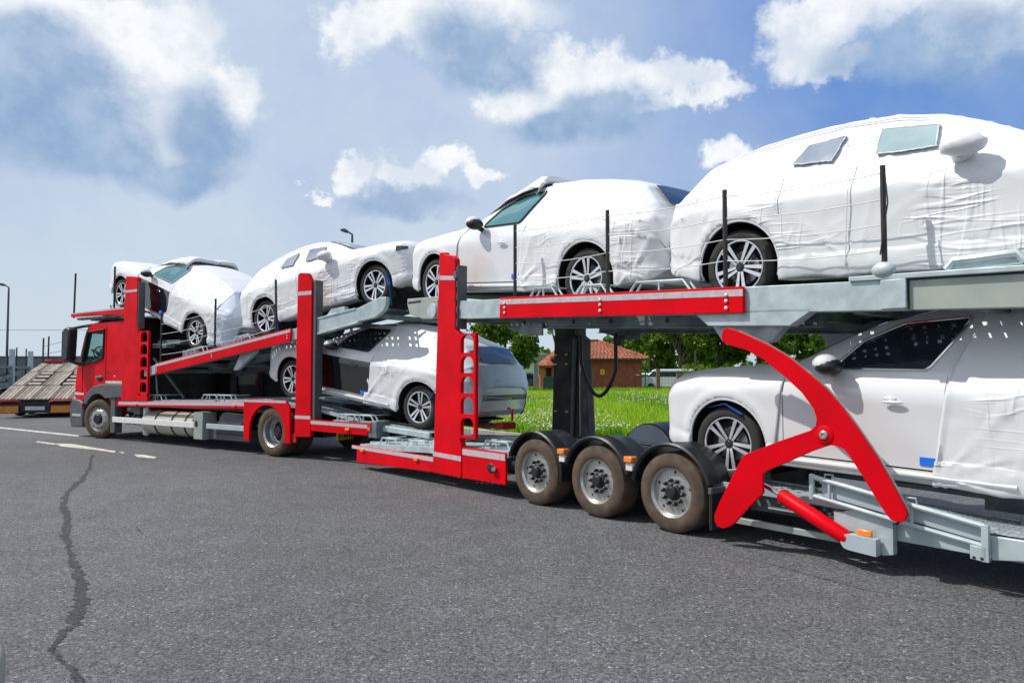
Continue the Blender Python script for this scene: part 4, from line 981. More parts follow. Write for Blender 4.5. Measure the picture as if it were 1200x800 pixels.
# headboard pillars
b=MB(); b.box(5.34,5.40,-1.12,1.12,.9,2.7); b.build('cab_back_shade',BLKM,K,bevel=.01)  # added black panel standing in for shade on the back of the cab
b=MB(); b.prism([(5.41,.92),(4.60,.92),(4.60,1.02),(4.74,1.12),(4.74,2.54),(4.80,2.60),(4.80,3.70),(4.86,3.745),(5.31,3.785),(5.36,2.92)],1.19,1.285); b.build('pillar',RED,K,bevel=.012)
b=MB(); z=1.10
for h in (.28,.28,.28,.28,.28):
    ring_hole(b,4.30,4.75,z,z+h,rrect(4.345,4.62,z+.04,z+h-.02,.11,6,True),1.235,1.285); z+=h
b.prism([(4.30,.93),(4.60,.93),(4.60,1.10),(4.36,1.10),(4.30,1.02)],1.235,1.285)
b.build('ladder_plate',RED,K,ang=30)
b=MB(); b.box(4.765,4.798,1.12,1.27,2.56,3.62); b.build('pillar_guide',GRY,K,bevel=.004)
strip(K,5.325,4.81,(3.40,3.40),(3.455,3.455),1.289)
b=MB(); b.prism([(5.4,.5),(4.6,.5),(4.75,1.0),(4.75,3.2),(5.3,3.2)],-1.28,-1.1); b.build('pillar',BLKM,K,bevel=.01)  # far front pillar in black, shade painted into the colour
for s2 in (-1,1):
    b=MB(); y=(1.19,1.275) if s2>0 else (-1.275,-1.19)
    b.prism([(-.645,.40),(-1.085,.42),(-1.075,3.20),(-1.05,3.24),(-.98,3.34),(-.95,3.38),(-.74,3.40),(-.69,3.36)] if s2>0 else [(-.645,.40),(-1.085,.42),(-1.075,2.4),(-.69,2.4)],*y); b.build('pillar',[RED if s2>0 else BLKM],K,bevel=.010)  # the far-side one is coloured black to paint its shade
b=MB(); b.box(-1.16,-1.09,1.08,1.25,.60,3.24); b.build('pillar_guide',GRY,K,bevel=.005)
strip(K,-.69,-1.07,(2.98,2.98),(3.05,3.05),1.279); strip(K,-.655,-1.08,(.735,.735),(.795,.795),1.279)
# cab-top rail and deck
for s2 in (-1,1):
    y=(1.19,1.265) if s2>0 else (-1.265,-1.19)
    b=MB(); b.prism([(7.93,2.955),(7.93,3.05),(5.38,3.08),(5.38,2.86),(5.9,2.93)],*y); b.build('cab_top_rail',RED,K,bevel=.006)
    perforated('wheel_track',K,7.9,5.3,s2*.5 if s2>0 else -1.1,1.1 if s2>0 else -.5,lambda x:3.07)
b=MB(); b.box(7.8,5.4,1.05,1.18,2.88,2.93); b.bar((7.7,0,2.9),(5.5,0,2.86),1.8,.05); b.build('cab_top_frame',GALD,K)
strip(K,7.92,5.40,(3.022,3.04),(3.048,3.075),1.268)
b=MB(); b.cyl((5.93,1.05,3.06),(6.1,1.05,3.12),.03,n=8); b.tube([(6.25,1.12,3.08),(6.3,1.12,3.18),(5.9,1.12,3.16),(5.85,1.12,3.08)],.018,8); b.build('wheel_chock_frame',GAL,K)
stake(K,7.87,3.05,4.05,1.22,-.04); stake(K,5.93,3.08,4.07,1.22)
# upper sloping deck
RT=lambda x:2.325-.1375*x; RB=lambda x:2.085-.1375*x
for s2 in (-1,1):
    y=lambda a,c:(a,c) if s2>0 else (-c,-a)
    b=MB(); slopebox(b,4.02,-.50,*y(1.235,1.275),RB,RT); b.build('deck_rail_cladding',RED,K,bevel=.005)
    b=MB(); slopebox(b,4.55,-.94,*y(1.10,1.23),lambda x:RB(x)+.02,lambda x:RT(x)-.02); b.build('deck_rail',GAL,K,bevel=.006)
    b=MB(); b.prism([(-.90,2.24),(-2.14,2.44),(-2.60,2.50),(-2.80,2.61),(-2.86,2.72),(-2.86,2.84),(-2.70,2.84),(-2.14,2.67),(-1.5,2.62),(-.90,2.50)],*y(1.12,1.21)); b.build('deck_rail_rear',GAL,K,bevel=.008)
    b=MB(); b.prism([(-1.40,2.60),(-1.85,2.66),(-1.85,2.73),(-1.5,2.70)],*y(1.10,1.20)); b.prism([(-.95,2.50),(-2.14,2.66),(-2.14,2.69),(-.95,2.53)],*y(1.09,1.225)); b.prism([(-.95,2.22),(-2.2,2.42),(-2.2,2.45),(-.95,2.25)],*y(1.09,1.225)); b.build('deck_flange',GAL,K,bevel=.004)
    for x0,x1 in ((4.4,1.8),(1.75,-.9),(-.95,-2.8)): perforated('wheel_track',K,x0,x1,s2*.5 if s2>0 else -1.08,1.08 if s2>0 else -.5,lambda x:RT(x)-.05,GALD)
b=MB()
for x in (4.2,3.2,2.2,1.2,.2,-.8,-1.8,-2.6): b.box(x-.04,x+.04,-1.1,1.1,RT(x)-.19,RT(x)-.11)
slopebox(b,3.9,-2.5,-.06,.06,lambda x:RT(x)-.25,lambda x:RT(x)-.1); b.build('cross_beam',GALD,K)
strip(K,4.02,-.50,(RT(4.02)-.075,RT(-.5)-.075),(RT(4.02)-.02,RT(-.5)-.02),1.2785)
bolts(K,[(x,RT(x)-d) for x in (3.95,1.93,-.42) for d in (.07,.12,.17)],1.279,.013)
b=MB(); b.box(3.35,2.75,.6,1.05,RT(3.1)-.06,2.055); b.build('raised_wheel_plate',GALD,K)
b=MB(); b.prism([(1.28,RB(1.28)+.02),(.75,RB(.75)+.02),(1.35,1.62),(1.50,1.62)],1.0,1.08); b.build('deck_strut',GAL,K,bevel=.006)
for x in (2.75,1.15): chock(K,x,RT(x)-.0,-.1375,1.14,.7 if x>2 else .62,.14)
for x,z0,z1 in ((3.90,1.84,2.91),(1.92,2.10,3.08),(-.03,2.36,3.33)): stake(K,x,z0,z1,1.22,.04 if x<0 else 0)
for d in (.30,.52,.75,.97): cable(K,[(3.90,1.225,2.91-d+.02),(1.92,1.225,3.08-d+.05),(-.03,1.225,3.33-d+.07)])
b=MB(); b.box(3.86,3.94,1.24,1.26,2.86,2.93); b.build('stake_tape',BLU,K)
# bed skirt, guards, tanks
b=MB(); b.prism([(5.42,.80),(5.42,.915),(.84,1.01),(.84,.865)],1.235,1.275); b.build('side_skirt',RED,K,bevel=.005)
strip(K,5.52,.845,(.835,.925),(.905,1.005),1.279)
for x in (4.75,1.15): marker(K,x,.86 if x>3 else .925,1.281,.10,.045)
n=18; arc=[(.02+.56*math.cos(a),.46+.50*math.sin(a)) for a in np.linspace(0,PI,n)]
b=MB(); b.prism([(.84,.27),(.84,1.015),(.72,1.06),(-.40,1.06),(-.52,.93),(-.545,.27),(-.38,.27)]+[(-.38,.46)]+[(.14+.52*math.cos(a),.46+.50*math.sin(a)) for a in np.linspace(PI,0,n)]+[(.66,.27)],1.235,1.29); b.build('wheel_arch_panel',RED,K,bevel=.005)
strip(K,.80,-.42,(1.005,1.01),(1.05,1.055),1.293)
b=MB(); b.prism([(-1.09,.53),(-2.52,.515),(-2.52,.71),(-1.09,.735)],1.235,1.275); b.build('side_skirt',RED,K,bevel=.005)
strip(K,-1.09,-2.51,(.655,.635),(.715,.695),1.279); marker(K,-2.05,.60,1.281,.10,.045); b=MB(); b.box(-.545,-.66,1.2,1.25,.30,.46); b.build('side_reflector',REDD,K)
b=MB(); b.box(-2.53,-2.72,.95,1.27,.48,.76); tl=b.build('tail_lamp_panel',GALD,K,bevel=.01)
b=MB(); b.box(-2.52,-2.60,1.27,1.285,.58,.74); b.build('lamp_lens',REDL,tl,bevel=.02); b=MB(); b.box(-2.535,-2.585,1.285,1.293,.61,.655); b.build('lamp_lens',ORG,tl)
b=MB(); b.box(-1.35,-1.37,.50,.90,.35,.48); pt=b.build('number_plate',YEL,K)
b=MB()
for k,w in enumerate((.03,.02,.035,.03,.02,.03)): b.box(-1.371,-1.373,.86-k*.06-w,.86-k*.06,.385,.445)
b.build('plate_print',INK,pt)
b=MB(); b.box(5.87,2.58,1.20,1.24,.42,.545); 
b.build('side_guard_rail',WSTEEL,K,bevel=.008); b=MB(); b.box(2.15,.88,1.20,1.24,.43,.535); b.build('side_guard_rail',GRYL,K,bevel=.008)
tank=MB(); tank.tube([(4.66,.95,.46),(4.64,.95,.46),(2.72,.95,.46),(2.70,.95,.46)],[.24,.27,.27,.24],28); tk=tank.build('fuel_tank',ALU,K,ang=50)
for x in (4.1,3.45,2.95):
    b=MB(); b.tube([(x,.95+.276*math.cos(a),.46+.276*math.sin(a)) for a in np.linspace(0,2*PI,24,endpoint=False)],.016,6,closed=True); b.build('tank_strap',BLK,tk)
b=MB(); b.tube([(4.78,1.02,.20),(4.74,1.04,.24),(4.72,1.05,.70),(4.74,1.04,.76)],.075,14); b.build('adblue_tank',WSTEEL,K)
for x in (5.45,5.15,4.95):
    b=MB(); b.tube([(x,.55,.5),(x,1.10,.5)],.12,16); b.ell((x,1.10,.5),(.12,.05,.12)); b.build('air_tank',BLK,K)
b=MB(); b.cyl((5.45,1.05,.72),(5.1,1.05,.72),.08,n=12); b.box(5.1,4.85,.8,1.15,.62,.80); b.build('filter_housing',GRY,K,bevel=.01)
b=MB(); b.box(2.60,2.28,.90,1.235,.19,.76); cb_=b.build('tool_box',GAL2,K,bevel=.015); b=MB(); b.ell((2.50,1.24,.52),(.05,.012,.07)); b.build('latch',BLK,cb_)
b=MB(); b.box(2.26,.9,.5,1.1,.20,.42); b.prism([(1.9,.52),(1.1,.52),(1.0,.62),(1.15,.74),(1.75,.76)],1.0,1.15); b.build('storage_box',GRY,K,bevel=.02)
b=MB(); b.cyl((2.0,.95,.36),(1.0,.95,.36),.16,n=20); b.build('air_reservoir',BLK,K)
# lower bed
BZ=lambda x:float(np.interp(x,[-3.8,-2.4,-1.0,.6,1.2,5.3],[.60,.70,.93,1.05,1.02,.93]))
for s2 in (-1,1):
    for x0,x1 in ((5.2,2.6),(2.55,.9),(.85,-1.0),(-1.02,-2.5),(-2.55,-3.75)): perforated('wheel_track',K,x0,x1,s2*.55 if s2>0 else -1.08,1.08 if s2>0 else -.55,BZ,GAL)
b=MB(); slopebox(b,-2.42,-3.75,1.06,1.12,lambda x:BZ(x)-.09,lambda x:BZ(x)+.0); b.build('ramp_edge',GAL,K,bevel=.006)
b=MB(); slopebox(b,-.4,-1.3,1.10,1.16,lambda x:1.06-.03*x,lambda x:1.10-.03*x); b.build('ramp_edge',GAL,K,bevel=.006)
for x in (4.3,2.25,1.75): chock(K,x,.93 if x>4 else .97,0,1.1,.62,.14)
for x in (-1.9,-2.3): chock(K,x,.72,.0,1.16,.55,.12)
b=MB(); b.cyl((4.0,.6,1.0),(4.4,1.1,1.9),.03,n=8); b.box(4.2,3.9,.8,1.1,1.55,1.75); b.tube([(4.2,1.1,1.0),(4.25,1.12,1.5),(4.15,1.1,1.75)],.02,6); b.build('lift_gear',GALD,K)
b=MB(); b.box(4.6,3.7,-.9,.9,2.2,2.3); b.box(4.45,3.9,.9,1.1,2.12,2.22); b.build('lift_crossbar',GALD,K)
# blue lashing straps at the wheels
def strap(F,pts,label,w=.05):
    b=MB(); P=[F.w(*p) for p in pts]; o=Vector(P[0])
    for p,q in zip(P[:-1],P[1:]): b.bar(p-o,q-o,w,.006)
    ob=b.build('lashing_strap',BLUS); ob.location=o; tag(ob,label,'strap'); return ob
strap(KF,[(-2.72,.93,2.72),(-2.68,.95,3.08),(-2.55,.90,3.30)],'blue lashing strap hanging behind the right-hand wheel of the car facing right on the lorry')
strap(KF,[(.28,.93,2.34),(.30,.94,2.60),(.40,.9,2.85)],'blue lashing strap beside the left wheel of the car facing right on the lorry')
strap(KF,[(-3.60,.93,1.12),(-3.72,.93,1.30),(-3.70,.90,1.42)],'blue lashing strap over the rear wheel of the filmed-door car under the deck')
strap(TF,[(-.60,.93,1.18),(-.42,.93,1.275),(-.22,.90,1.23)],'blue lashing strap over the front wheel of the car behind the swing arm')
b=MB(); b.tube([(-.0,0,0),(-1.3,0,.02)],.012,6,0); o=b.build('ratchet_bar',BLUS); o.location=KF.w(-1.3,.8,1.0); o.rotation_euler=(0,R(12),KF.a); tag(o,'thin blue bar lying on the lower ramp of the lorry under the filmed-door car','bar')
# driver
def skinmesh(name,verts,edges,radii,m,parent,sub=1):
    me=bpy.data.meshes.new(name); me.from_pydata(verts,edges,[]); me.materials.append(m); o=bpy.data.objects.new(name,me); COL.objects.link(o); o.parent=parent
    sk=o.modifiers.new('skin','SKIN'); sk.use_smooth_shade=True
    for i,v in enumerate(me.skin_vertices[0].data): v.radius=(radii[i],radii[i]); v.use_root=(i==0)
    s=o.modifiers.new('sub','SUBSURF'); s.levels=sub; s.render_levels=sub; return o
def man(F,x,y,z,label):
    o=F.w(x,y,z); root=empty('person',o,F.a,label,'person')
    V=[(0,0,0),(.0,0,.22),(-.02,0,.42),(-.02,0,.53),(.0,0,.60),(.03,0,.70),(.02,0,.78),
       (.0,.19,.46),(.14,.31,.26),(.34,.30,.32),(.40,.30,.35),(.46,.30,.38),
       (.0,-.19,.46),(.14,-.26,.24),(.40,-.16,.28),(.50,-.13,.33),(.20,.10,-.02),(.45,.12,.0),(.48,.12,-.40),(.20,-.10,-.02),(.45,-.12,.0),(.48,-.12,-.40)]
    E_=[(0,1),(1,2),(2,3),(3,4),(4,5),(5,6),(2,7),(7,8),(8,9),(9,10),(10,11),(2,12),(12,13),(13,14),(14,15),(0,16),(16,17),(17,18),(0,19),(19,20),(20,21)]
    Rr=[.15,.14,.15,.06,.065,.095,.075,.07,.05,.038,.035,.03,.07,.05,.038,.03,.085,.07,.05,.085,.07,.05]
    skinmesh('body',V,E_,Rr,SKIN,root)
    jk=[(0,0,0),(.0,0,.22),(-.02,0,.42),(-.02,0,.50),(.0,.19,.46),(.14,.31,.26),(.30,.302,.31),(.0,-.19,.46),(.14,-.26,.24),(.36,-.18,.275)]
    skinmesh('jacket',jk,[(0,1),(1,2),(2,3),(2,4),(4,5),(5,6),(2,7),(7,8),(8,9)],[.17,.16,.17,.09,.085,.066,.052,.085,.066,.052],CLOTH,root)
    for k in range(5):
        a=(k-1.8)*.022; p=[(.46,.30+a,.38),(.505,.30+a*1.25,.405-.006*abs(k-2)),(.53,.30+a*1.3,.385),(.525,.30+a*1.3,.36)] if k<4 else [(.44,.28,.39),(.47,.25,.42),(.50,.245,.425)]
        skinmesh('finger',p,[(i,i+1) for i in range(len(p)-1)],[.011,.010,.009,.008][:len(p)],SKIN,root,0)
    b=MB(); b.ell((-.0,0,.745),(.105,.085,.085),fn=lambda d:1 if d.x<.4 else .8); b.build('hair',HAIR,root)
    b=MB(); b.ell((.13,0,.69),(.02,.014,.02)); 
    for s2 in (-1,1): b.ell((.02,s2*.085,.70),(.02,.012,.03))
    b.build('face',SKIN,root); b=MB()
    for s2 in (-1,1): b.ell((.112,s2*.032,.72),(.012,.012,.008))
    b.ell((.112,0,.655),(.008,.025,.005)); b.build('eyes',INK,root); return root
man(KF,6.80,.70,1.74,'driver in a dark jacket with one hand on the wheel, inside the lorry cab')
b=MB(); b.tube([(7.34+.05*math.sin(a),.76+.22*math.cos(a),2.06+.16*math.sin(a)) for a in np.linspace(0,2*PI,28,endpoint=False)],.016,8,closed=True); b.cyl((7.42,.76,1.85),(7.34,.76,2.06),.03); b.build('steering_wheel',BLK,K)
b=MB(); b.box(6.44,6.58,.45,.95,1.75,2.30); b.box(6.46,6.56,.58,.82,2.30,2.45); b.build('seat_back',BLKM,K,bevel=.04)
# ------------------------------------------------ leaves, trees, grass
def leaf_mat(name,c1,c2):
    m=bpy.data.materials.new(name); m.use_nodes=True; t=m.node_tree; L=t.links; b=t.nodes['Principled BSDF']; b.inputs['Roughness'].default_value=.55; b.inputs['Specular IOR Level'].default_value=.3
    n=t.nodes.new('ShaderNodeTexNoise'); n.inputs['Scale'].default_value=1.1; n.inputs['Detail'].default_value=3; g=t.nodes.new('ShaderNodeTexCoord'); L.new(g.outputs['Object'],n.inputs[0])
    r=t.nodes.new('ShaderNodeMapRange'); r.inputs[1].default_value=.35; r.inputs[2].default_value=.65; L.new(n.outputs['Fac'],r.inputs[0])
    x=t.nodes.new('ShaderNodeMix'); x.data_type='RGBA'; L.new(r.outputs[0],x.inputs[0]); x.inputs[6].default_value=(*c1,1); x.inputs[7].default_value=(*c2,1)
    L.new(x.outputs[2],b.inputs['Base Color']); tl=t.nodes.new('ShaderNodeBsdfTranslucent'); L.new(x.outputs[2],tl.inputs[0])
    ad=t.nodes.new('ShaderNodeMixShader'); ad.inputs[0].default_value=.4; L.new(b.outputs[0],ad.inputs[1]); L.new(tl.outputs[0],ad.inputs[2]); L.new(ad.outputs[0],t.nodes['Material Output'].inputs[0]); return m
LF=[leaf_mat('leaf_mid',(.13,.24,.018),(.08,.16,.015)),leaf_mat('leaf_bright',(.23,.34,.025),(.14,.25,.02)),leaf_mat('leaf_dark',(.05,.11,.014),(.07,.14,.016))]
BARK=mat('bark',(.12,.10,.075),.9,col2=(.07,.06,.045),vscale=6,stretch=(3,3,.6),bump=.5,bscale=20)
def crown_mesh(blobs,nleaf,size,name='crown',mats=(0,1,2)):
    tot=sum(b[3]**2 for b in blobs); P=[];M=[]
    for bi,(x,y,z,r,*q) in enumerate(blobs):
        sq=q[0] if q else .85; n=int(nleaf*r*r/tot); cl=max(3,n//26)
        d=rng.normal(size=(cl,3)); d/=np.linalg.norm(d,axis=1)[:,None]; cc=d*(r*rng.uniform(.35,1.02,(cl,1)))
        idx=rng.integers(0,cl,n); p=cc[idx]+rng.normal(size=(n,3))*r*.13; p[:,2]*=sq
        P.append(p+np.array([x,y,z])); M.append(np.where(rng.random(n)<.25,rng.integers(0,3,n),(idx*7+bi)%3))
    P=np.concatenate(P); M=np.concatenate(M); n=len(P); s=rng.uniform(.6,1.25,(n,1))*size
    a=rng.normal(size=(n,3)); a/=np.linalg.norm(a,axis=1)[:,None]; u=np.cross(a,rng.normal(size=(n,3))); u/=np.linalg.norm(u,axis=1)[:,None]; w=np.cross(a,u)
    V=np.stack([P-u*s,P-w*s*.55,P+u*s,P+w*s*.55],1).reshape(-1,3)
    me=bpy.data.meshes.new(name); me.from_pydata(V.tolist(),[],[(4*i,4*i+1,4*i+2,4*i+3) for i in range(n)])
    for k in mats: me.materials.append(LF[k])
    me.polygons.foreach_set('material_index',M.astype(int).tolist()); me.update(); return me
def tree(x,y,h,r,label,cat='tree',group=None,bare=.28,nleaf=5200,size=.17,lean=0,trunk=.16,mats=(0,1,2),gz=.09,nb=11,name='tree',wide=1.):
    root=empty(name,(x,y,gz),0,label,cat,group); b=MB(); th=h*bare
    b.tube([(0,0,-.2),(lean*.3,0,th),(lean*.7,.1,h*.6),(lean,0,h*.9)],[trunk,trunk*.8,trunk*.5,trunk*.12],9)
    bl=[(lean*.6,0,h*.68,r*.62)]
    for k in range(nb):
        a=k*2.4+random.random(); zz=th+(h-th)*(.10+.82*((k*.618)%1)); f=math.sin(PI*min(1,max(.12,(zz-th)/(h-th)+.12)))**.6; rr=r*random.uniform(.55,.78)*f*wide
        c=(lean*.5+rr*math.cos(a),rr*math.sin(a),zz); bl.append((*c,r*random.uniform(.30,.48)))
        b.tube([(lean*.4,0,max(th*.8,zz-.30*h)),(c[0]*.5,c[1]*.5,zz-.12*h),c],[trunk*.32,trunk*.2,.02],6)
    bl.append((lean,0,h*.92,r*.36)); b.build('trunk',BARK,root,ang=60); link('crown',crown_mesh(bl,nleaf,size,mats=mats),root); return root
def at(px,Y): return (px-600)/FPX*Y
tree(at(592,52),52,7.0,2.5,'round broadleaf tree above the rear of the filmed-door car, left of the brick house',bare=.30,nleaf=12000,size=.16,nb=14)
tree(at(652,50),50,6.6,1.7,'light tree with thin drooping branches behind the shaded far mast',bare=.55,nleaf=1500,size=.13,mats=(1,0,1),nb=6)
for i,(px,Y,h,r,lb) in enumerate([(762,74,8.6,3.1,'bushy broadleaf tree directly right of the brick house'),(797,66,9.0,3.3,'tree with a pale straight trunk behind the green fence'),(842,68,9.0,3.4,'tall tree with bare brownish trunk above the bonnet of the nearest car'),
        (890,64,8.4,3.0,'tree seen through the gap of the deck bracket, right of the bare brownish trunk'),(935,66,8.2,3.2,'bright green tree behind the windscreen of the nearest low car'),(985,70,8.8,3.4,'tree mostly hidden behind the nearest low car'),(820,84,8.8,3.6,'dense tree in the second row between the two visible trunks'),(730,92,7.0,2.6,'far tree peeping over the tiled roof')]):
    tree(at(px,Y),Y,h,r,lb,group='trees behind the lawn',bare=(.16,.30,.32,.22,.2,.2,.08,.2)[i],nleaf=14000,size=.23,trunk=.2,nb=15)
for px,Y,h,r,lb in ((622,105,5.6,2.8,'far bright green tree beyond the grey shed, left'),(640,110,5.2,2.4,'far low tree beyond the grey shed, right'),(660,112,4.6,2.2,'far low tree just behind the house roof')):
    tree(at(px,Y),Y,h,r,lb,group='far trees beyond the shed',bare=.1,nleaf=2200,size=.2,mats=(1,0,1))
def bush(x,y,h,r,label,mats=(0,2,0),n=1500):
    root=empty('bush',(x,y,.09),0,label,'bush'); link('foliage',crown_mesh([(k*r*.5-r,random.uniform(-.3,.3),h*.5,h*.55) for k in range(5)],n,.10,'foliage',mats),root)
    b=MB(); b.tube([(0,0,-.1),(0,0,h*.6)],[.05,.02],6); b.build('stem',BARK,root); return root
bush(at(830,60),60,2.3,1.6,'low hedge-like bush under the trunks, right of the green fence',(1,0,1)); bush(at(870,62),62,2.6,1.8,'bush behind the bonnet of the nearest low car',(1,0,2)); bush(at(905,60),60,2.4,1.8,'bush below the swing arm behind the bonnet',(0,1,2))
# grass blades and flowers, wedge seen under the deck, thinner outside it
def lawn_stuff():
    n=95000; Y=60*rng.power(1.0,n)**1.0; Y=17+ (61-17)*rng.random(n)**1.35; t=rng.uniform(-.10,.55,n); X=t*Y
    ok=((X-kp.x)*.764+(Y-kp.y)*.645>.15)&(X>-.65-(Y-20)*.09); X,Y=X[ok],Y[ok]; n=len(X)
    h=rng.uniform(.10,.26,n)*(1+.012*Y); w=.008+.0011*Y; a=rng.uniform(0,PI,n); lx,ly=rng.normal(0,.07,(2,n))
    dx,dy=np.cos(a)*w,np.sin(a)*w; z0=np.full(n,.085)
    V=np.stack([np.stack([X-dx,Y-dy,z0],1),np.stack([X+dx,Y+dy,z0],1),np.stack([X+lx,Y+ly,z0+h],1)],1).reshape(-1,3)
    me=bpy.data.meshes.new('grass'); me.from_pydata(V.tolist(),[],[(3*i,3*i+1,3*i+2) for i in range(n)])
    for m in (leaf_mat('grass_blade',(.34,.58,.015),(.22,.44,.012)),leaf_mat('grass_blade_yellow',(.46,.58,.05),(.36,.50,.035)),leaf_mat('grass_blade_dark',(.17,.34,.02),(.13,.27,.015))): me.materials.append(m)
    nz=np.array([mn.noise(Vector((x*.22,y*.12,0))) for x,y in zip(X,Y)])+rng.normal(0,.22,n)
    me.polygons.foreach_set('material_index',np.where(nz>.12,1,np.where(nz<-.22,2,0)).tolist()); me.update()
    o=link('grass',me); tag(o,'bright green uncut lawn grass behind the trailer','grass',kind='stuff')
    F=[];
    while len(F)<6500:
        y=17+44*random.random()**1.2; x=random.uniform(-.10,.5)*y
        if (x-kp.x)*.764+(y-kp.y)*.645<.3 or x<-.65-(y-20)*.09: continue
        if mn.noise(Vector((x*.35,y*.16,5)))+random.gauss(0,.16)<.06: continue
        F.append((x,y))
    V=[];Fc=[]
    for x,y in F:
        s=random.uniform(.016,.030)*(1+.011*y); z=random.uniform(.20,.34); o_=len(V)
        V+=[(x+s,y,z),(x-s,y,z),(x,y+s,z),(x,y-s,z),(x,y,z+s),(x,y,z-s)]; Fc+=[tuple(o_+q for q in f) for f in ((0,2,4),(2,1,4),(1,3,4),(3,0,4),(2,0,5),(1,2,5),(3,1,5),(0,3,5))]
    me=bpy.data.meshes.new('wild_flowers'); me.from_pydata(V,[],Fc); me.materials.append(mat('seed_head',(.72,.68,.60),.9,col2=(.5,.45,.36),vscale=1)); o=link('wild_flowers',me); tag(o,'white seed heads scattered over the lawn','flowers',kind='stuff')
lawn_stuff()
# ------------------------------------------------ brick house
BRICK=mat('brick_red',(.30,.085,.045),.85,col2=(.22,.060,.035),vscale=3,bump=.3,bscale=25)
BRICKO=mat('brick_orange',(.48,.15,.06),.85,col2=(.38,.12,.05),vscale=3)
TILE=mat('clay_tile',(.36,.12,.055),.75,col2=(.25,.075,.04),vscale=2.2,detail=6)
HY=58.
hl,hr_=at(652,HY),at(752,HY); hw_=hr_-hl
house=empty('brick_house',((hl+hr_)/2,HY+3,.05),0,'red brick house with orange hipped tile roof standing on the lawn','house')
b=MB(); b.box(-hw_/2,hw_/2,-3,3,-.1,2.62); b.build('wall',BRICK,house,bevel=.02)
def hip(b,x0,x1,y0,y1,z0,z1,t=.06):
    cy=(y0+y1)/2; r0,r1=((x0+x1)/2-.3,(x0+x1)/2+.3); A=[(x0,y0,z0),(x1,y0,z0),(x1,y1,z0),(x0,y1,z0)]; a,c=(r0,cy,z1),(r1,cy,z1); o=[Vector(p) for p in A+[a,c]]
    b.add(o+[p-Vector((0,0,t)) for p in o],[(0,1,5,4),(1,2,5),(2,3,4,5),(3,0,4),(6,10,11,7),(7,11,8),(8,11,10,9),(9,10,6),(0,6,7,1),(1,7,8,2),(2,8,9,3),(3,9,6,0)]); return A,a,c
rf=MB(); A,ra,rc=hip(rf,-hw_/2-.45,hw_/2+.45,-3.5,3.5,2.60,4.10); roof=rf.build('roof',TILE,house,smooth=False)
# tile courses as real steps with rolls on the visible slopes, joined because they are far too many
b=MB()
def courses(b,P0,P1,Q0,Q1,n,wd=.30):
    P0,P1,Q0,Q1=map(Vector,(P0,P1,Q0,Q1)); nrm=(P1-P0).cross(Q0-P0).normalized(); nrm=nrm if nrm.z>0 else -nrm
    for i in range(n):
        a0,a1=P0.lerp(Q0,i/n),P1.lerp(Q1,i/n); c0,c1=P0.lerp(Q0,(i+1.15)/n) if i<n-1 else Q0,P1.lerp(Q1,(i+1.15)/n) if i<n-1 else Q1
        L=(a1-a0).length; m=max(1,int(L/wd))
        for k in range(m):
            u,v=k/m,(k+.86)/m; p,q=a0.lerp(a1,u),a0.lerp(a1,v); r,s=c0.lerp(c1,u),c0.lerp(c1,v); mid=(p+q)/2+nrm*.075; mid2=(r+s)/2+nrm*.02
            b.add([p+nrm*.02,mid,q+nrm*.02,s,mid2,r],[(0,1,4,5),(1,2,3,4),(0,2,1)])
courses(b,A[0],A[1],ra,rc,10); courses(b,A[3],A[0],ra,ra,10); courses(b,A[1],A[2],rc,rc,10)
o=b.build('roof_tiles',TILE,roof,smooth=False); tag(o,kind='stuff')
b=MB()
for p,q in ((A[0],ra),(A[1],rc),(ra,rc)):
    p,q=Vector(p),Vector(q); n=9
    for k in range(n): b.cyl(p.lerp(q,k/n)+Vector((0,0,.06)),p.lerp(q,(k+.95)/n)+Vector((0,0,.06)),.12,.09,8)
tag(b.build('ridge_tiles',TILE,roof),kind='stuff')
b=MB(); b.box(-hw_/2-.47,hw_/2+.47,-3.56,-3.50,2.47,2.58); b.build('fascia',mat('dark_timber',(.06,.035,.025),.7),house)
b=MB(); b.box(-hw_/2+.55,-hw_/2+1.2,-3.03,-3.002,2.05,2.32); b.build('vent_window',INK,house)
b=MB(); b.box(.10,.42,-3.03,-3.003,1.35,1.75); sg_=b.build('warning_sign',YEL,house); b=MB(); b.add([(.18,-3.035,1.48),(.34,-3.035,1.48),(.26,-3.035,1.64)],[(0,1,2)]); b.build('sign_symbol',INK,sg_)
b=MB(); b.box(hw_/2-.45,hw_/2-.2,-3.03,-3.003,1.28,1.36); b.build('wall_lamp',WSTEEL,house)
b=MB(); b.cyl((-hw_/2+.10,-3.05,2.5),(-hw_/2+.10,-3.05,0),.05,n=8); b.build('downpipe',GRY,house)
# porch wing on the left
px0=at(629,HY)-(hl+hr_)/2; x1=-hw_/2
b=MB(); b.box(px0+.35,x1,-1.6,2.4,-.1,1.95); b.build('porch_wall',BRICK,house)
rf=MB(); o4=[(px0-.1,-2.6,2.02),(x1+.3,-2.6,2.02),(x1+.3,0,3.45),(px0+1.9,0,3.0),(px0-.1,2.6,2.02)]
rf.add([(px0-.2,-2.6,2.0),(x1+.2,-2.9,2.05),(x1+.2,0,3.5),(px0+1.5,0,3.1),(px0-.2,2.6,2.0)],[(0,1,2,3),(0,3,4)]); rf.add([(px0-.2,-2.6,1.93),(x1+.2,-2.9,1.98),(x1+.2,0,3.4),(px0+1.5,0,3.0),(px0-.2,2.6,1.93)],[(0,3,2,1),(0,4,3)]); pr=rf.build('porch_roof',TILE,house,smooth=False)
b=MB(); courses(b,(px0-.2,-2.6,2.0),(x1+.2,-2.9,2.05),(px0+1.5,0,3.1),(x1+.2,0,3.5),9); tag(b.build('roof_tiles',TILE,pr,smooth=False),kind='stuff')
